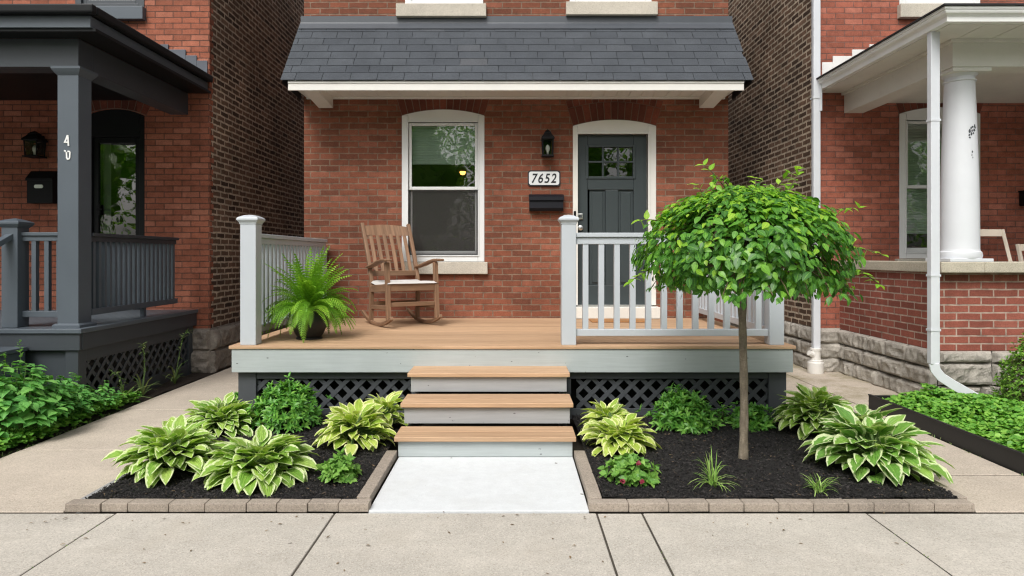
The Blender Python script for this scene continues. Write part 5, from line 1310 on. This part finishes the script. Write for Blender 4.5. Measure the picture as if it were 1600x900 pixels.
for i in range(7600):
    az=random.uniform(0,2*math.pi); z=1.095+.64*random.random()**.85
    if random.random()<.33: 
        q=math.sqrt(random.random())*.8; z=1.31+.43*math.sqrt(1-q*q)
    lump=1+.16*mnoise.noise(V((math.cos(az)*2.0,math.sin(az)*2.0,z*3.2)))
    if mnoise.noise(V((math.cos(az)*3.4,math.sin(az)*3.4,z*5+7)))<-.22-.25*random.random(): continue
    r=rprof(z)*lump*(1-.30*random.random()**2.2)+random.gauss(0,.012); H=V((math.cos(az),math.sin(az),0))
    zz=z+random.gauss(0,.02)
    if zz<1.13: zz+=.06*random.random()
    p=V((TX,TY,0))+H*r+V((0,0,zz))
    up=max(0,min(1,(z-1.15)/.55)); nrm=(H*(1.1-up*.8)+V((0,0,.35+up))+V((random.gauss(0,.3),random.gauss(0,.3),random.gauss(0,.2)))).normalized()
    a=random.gauss(0,.8); T=V((-H.y,H.x,0)); dn=(H*(up*.9+.15)+V((0,0,-(1.0-up*.75))))
    d=(dn*math.cos(a)+T*math.sin(a)).normalized(); L=random.choice((.036,.046,.053,.060,.070))*random.uniform(.9,1.12)
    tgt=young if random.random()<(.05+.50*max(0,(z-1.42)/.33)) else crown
    tgt.leaf(p-d*L*.4,d,nrm,L,L*random.uniform(.55,.66),OV,random.uniform(.2,.9),.18,.08)
# upright sprigs on top and sides
for (u,v,dx,dy,dz,L) in ((1140,300,-.25,0,.55,.24),(1205,300,.2,-.1,.5,.20),(1228,305,.25,.1,.45,.18),(1290,330,.45,0,.3,.22),(1080,345,-.4,-.2,.35,.20),(1040,345,-.45,0,.25,.16),(1325,385,.55,-.1,.12,.20),(1335,420,.5,-.1,-.1,.18),(1180,295,.05,.2,.5,.12),(1110,320,-.2,.1,.5,.16),(1010,420,-.5,-.1,-.1,.14)):
    p=at(u,v,TY+random.uniform(-.1,.1)); d=V((dx,dy,dz)).normalized(); path=[p-d*.12]
    for k in range(7): path.append(path[-1]+d*(L+.12)/7); d=(d+V((random.uniform(-.1,.1),random.uniform(-.1,.1),-.10))).normalized()
    tw.tube(path,[.003]*7+[.001],5,False)
    for k in range(2,8):
        for sg in (-1,1):
            dd=(d*.5+V((sg*random.uniform(.3,.9),random.uniform(-.5,.5),random.uniform(-.3,.4)))).normalized(); L_=random.uniform(.045,.07)
            young.leaf(path[k],dd,V((0,-.3,1)),L_,L_*.6,OV,random.uniform(.3,.9),.2,.08)
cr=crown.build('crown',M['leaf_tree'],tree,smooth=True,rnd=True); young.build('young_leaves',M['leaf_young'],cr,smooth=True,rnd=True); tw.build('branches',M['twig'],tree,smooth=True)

# left neighbour planting: three leafy plants, ground cover, tall stems
def leafy(x,y,rx,h,n,label,seed,ll=.10,lw=.07,mat=None,group='broad leaved plants in the left neighbour bed'):
    random.seed(seed); t=thing('leafy_plant',label,'plant',(x,y,0),group); lf=MB(); st=MB()
    for i in range(n):
        a=random.uniform(0,6.28); f=math.sqrt(random.random()); q=V((x+math.cos(a)*rx*f,y+math.sin(a)*rx*f,0))
        zt=h*(1-.55*f**2.2)*random.uniform(.55,1.05); p=q+V((0,0,zt))
        if i%2==0: st.tube([V((x+math.cos(a)*rx*f*.4,y+math.sin(a)*rx*f*.4,0)),q*.85+V((x,y,0))*.15+V((0,0,zt*.6)),p],[.004,.003,.002],4,False)
        for k in range(3):
            b=a+random.uniform(-1.6,1.6); d=V((math.cos(b),math.sin(b),random.uniform(-.35,.25))); L=ll*random.uniform(.65,1.15)
            lf.leaf(p+V((0,0,-.02*k)),d,V((math.cos(a)*.5*f,math.sin(a)*.5*f,1)),L,lw/ll*L,OV,random.uniform(.4,1.3),.2,.12)
    lf.build('leaves',mat or M['leaf_big'],t,smooth=True,rnd=True); st.build('stems',M['stem'],t); return t
leafy(-3.74,4.88,.42,.54,300,'large broad leaved green plant nearest the left edge beside the walkway',401,.105,.072)
leafy(-4.40,4.95,.42,.52,170,'broad leaved green plant at the extreme left edge below the porch steps',404,.10,.07)
leafy(-3.64,5.36,.26,.38,150,'smaller leafy plant at the corner of the slate porch skirt',402,.075,.048)
leafy(-3.52,5.66,.17,.26,90,'low leafy clump beside the slate porch lattice',403,.05,.035)
def cover(name,label,regions,n,seed,ll,lw,mat,zf,fill):
    random.seed(seed); mb=MB(); made=0
    while made<n:
        x=random.uniform(*regions[0]); y=random.uniform(*regions[1])
        h=zf(x,y)
        if h is None: continue
        made+=1; f=random.random()**.5; p=V((x,y,fill+h*f)); a=random.uniform(0,6.28)
        for k in range(3):
            b=a+k*2.1+random.uniform(-.3,.3); d=V((math.cos(b),math.sin(b),random.uniform(-.25,.35))); L=ll*random.uniform(.7,1.2)
            mb.leaf(p,d,V((random.gauss(0,.45),-.2+random.gauss(0,.45),1)),L,L*lw,ROUND,random.uniform(.2,1.0),.2,.1)
    return struct(mb.build(name,mat,smooth=True,rnd=True),label,'ground cover','stuff')
def zl(x,y):
    if x>-3.40+.06*mnoise.noise(V((x*5,y*5,0))): return None
    v=mnoise.noise(V((x*3.3,y*3.3,9)))
    return .09+.06*v if (v>-.55 and (y<5.0 or x>-3.62)) else None
cover('ground_cover','low yellow green ground cover at the left edge of the walkway',((-4.3,-3.34),(3.9,6.1)),3200,501,.032,.85,M['leaf_cover'],zl,.0)
def zr(x,y):
    v=mnoise.noise(V((x*2.6,y*2.6,5))); edge=min(1,max(.3,(x-3.16)*3.2+.3))
    if y>5.62 and x<3.5 and v<-.2: return None
    if y>5.2 and x<3.5: edge*=.75
    return (.125+.13*v+.03*mnoise.noise(V((x*11,y*11,2))))*edge
cover('ground_cover','bright green leafy ground cover filling the black edged bed on the right',((3.17,4.9),(3.95,5.76)),6800,502,.034,.95,M['leaf_cover'],zr,.06)
# flowering stalks at left, and weeds by lattice
def stalk(x,y,h,label,seed):
    random.seed(seed); t=thing('tall_stem',label,'plant',(x,y,0),'tall stems in the left neighbour bed'); mb=MB(); lf=MB(); pts=[]; dx=random.uniform(-.06,.06)
    for i in range(9): pts.append(V((x+dx*(i/8)**2+.008*math.sin(i),y,h*i/8)))
    mb.tube(pts,[.0045*(1-.6*i/8) for i in range(9)],6); 
    for i in range(4,9):
        for k in range(7):
            lf.leaf(pts[i]+V((0,0,random.uniform(-.03,.03))),rndir(-10,50),V((0,0,1)),random.uniform(.022,.045),.02,OV4,.5,.2)
    mb.build('stem',M['stem'],t); lf.build('buds',M['leaf_cover'],t,rnd=True)
stalk(-4.27,5.15,.74,'tall budding stem, the leftmost, rising before the slate porch steps',601); stalk(-3.97,5.22,.56,'short budding stem in the middle of the left plant clump',602); stalk(-3.74,5.10,.66,'budding stem at the right side of the left plant clump',603)
def weed(x,y,h,label,seed,lean):
    random.seed(seed); t=thing('weed',label,'weed',(x,y,0),'weeds along the slate lattice'); mb=MB(); lf=MB()
    pts=[V((x+lean*(i/9)**1.6,y+.03*math.sin(i*.5),h*math.sin(math.pi/2*i/9))) for i in range(10)]
    mb.tube(pts,[.0055*(1-.6*i/9) for i in range(10)],5)
    for i in range(3,10):
        for k in range(4): lf.leaf(pts[i],rndir(-30,60),V((0,0,1)),random.uniform(.03,.07),.015,LAN,.8,.2)
    for k in range(14):
        d=rndir(35,80); lf.leaf((x,y,0),d,V((-d.x,-d.y,1)),random.uniform(.15,.36),.016,BLADE,random.uniform(1,2.2),.3)
    mb.build('stem',M['stem'],t); lf.build('leaves',M['leaf_weed'],t,rnd=True)
weed(-3.50,6.30,.50,'tall thin weed with upright stem before the slate lattice, nearer one',611,.02); weed(-3.52,6.95,.55,'thin arching weed with drooping head before the slate lattice, farther one',612,.16); weed(-3.49,5.95,.30,'grassy weed clump at the foot of the slate lattice',613,-.06)
# leaf litter and small weeds in joints
random.seed(71); mb=MB()
for i in range(110):
    x=random.uniform(-3.3,3.3); y=random.uniform(2.6,3.44) if random.random()<.6 else random.uniform(3.3,3.455)
    d=rndir(-5,15); L=random.uniform(.008,.026); mb.leaf((x,y,.003),d,(0,0,1),L,L*.4,LAN,.2,.3)
for i in range(80):
    r=random.choice((BL,BR)); x=random.uniform(r[0],r[1]); y=random.uniform(r[2],r[3]); L=random.uniform(.012,.03); mb.leaf((x,y,bedz(x,y)+.012),rndir(-5,20),(0,0,1),L,L*.4,LAN,.3,.3)
struct(mb.build('leaf_litter',M['dryleaf'],rnd=True),'scattered dry leaf bits on the sidewalk and mulch','litter','stuff')
random.seed(72); mb=MB()
for i in range(170):
    if i<70: x,y=-3.39+random.gauss(0,.012),random.uniform(4.2,5.8)
    elif i<120: x,y=3.108+random.gauss(0,.01),random.uniform(3.5,6.6)
    else: x,y=random.choice((-2.055,.676,1.84))+random.gauss(0,.004),random.uniform(2.6,3.45)
    for k in range(3): mb.leaf((x,y,-.01),rndir(20,80),(0,0,1),random.uniform(.012,.035) if i<120 else random.uniform(.008,.014),.006,BLADE,1.0,.2)
struct(mb.build('joint_weeds',M['leaf_weed'],rnd=True),'tiny moss and weeds growing in the concrete joints','weeds','stuff')

# trees across the street (seen only as reflections in the glass)
random.seed(90); mb=MB()
for (tx,tyy,r,h) in ((-22,-16,6,10.5),(-13,-17,5.5,9.5),(-5.5,-15.5,5.0,9),(1.5,-18,5.5,10.5),(8.5,-16,5.0,9),(16,-18,6,10.5),(24,-17,6,10)):
    for i in range(6500):
        d=rndir(-70,90); f=random.random()**.35; p=V((tx+d.x*r*f,tyy+d.y*r*.7*f,h*.52+d.z*h*.48*f))
        if p.z<.3: continue
        mb.leaf(p,rndir(-40,60),rndir(0,90),random.uniform(.13,.28),.17,OV4,.4,.2)
    mb.rnd=.8
    def fn(u,v):
        d=V((math.cos(u*6.2832)*math.sin(v*3.1416),math.sin(u*6.2832)*math.sin(v*3.1416),math.cos(v*3.1416))); q=.58*(1+.35*mnoise.noise(d*2.5+V((tx,0,0)))+.14*mnoise.noise(d*7+V((tx,3,0))))
        return (tx+d.x*r*q,tyy+d.y*r*.7*q,max(.2,h*.52+d.z*h*.48*q))
    mb.grid(fn,40,26)
    mb.tube([(tx,tyy,0),(tx,tyy,h*.6)],[.25,.15],8)
struct(mb.build('treeline',M['leaf_far'],rnd=True),'row of leafy green trees across the street','trees','stuff')
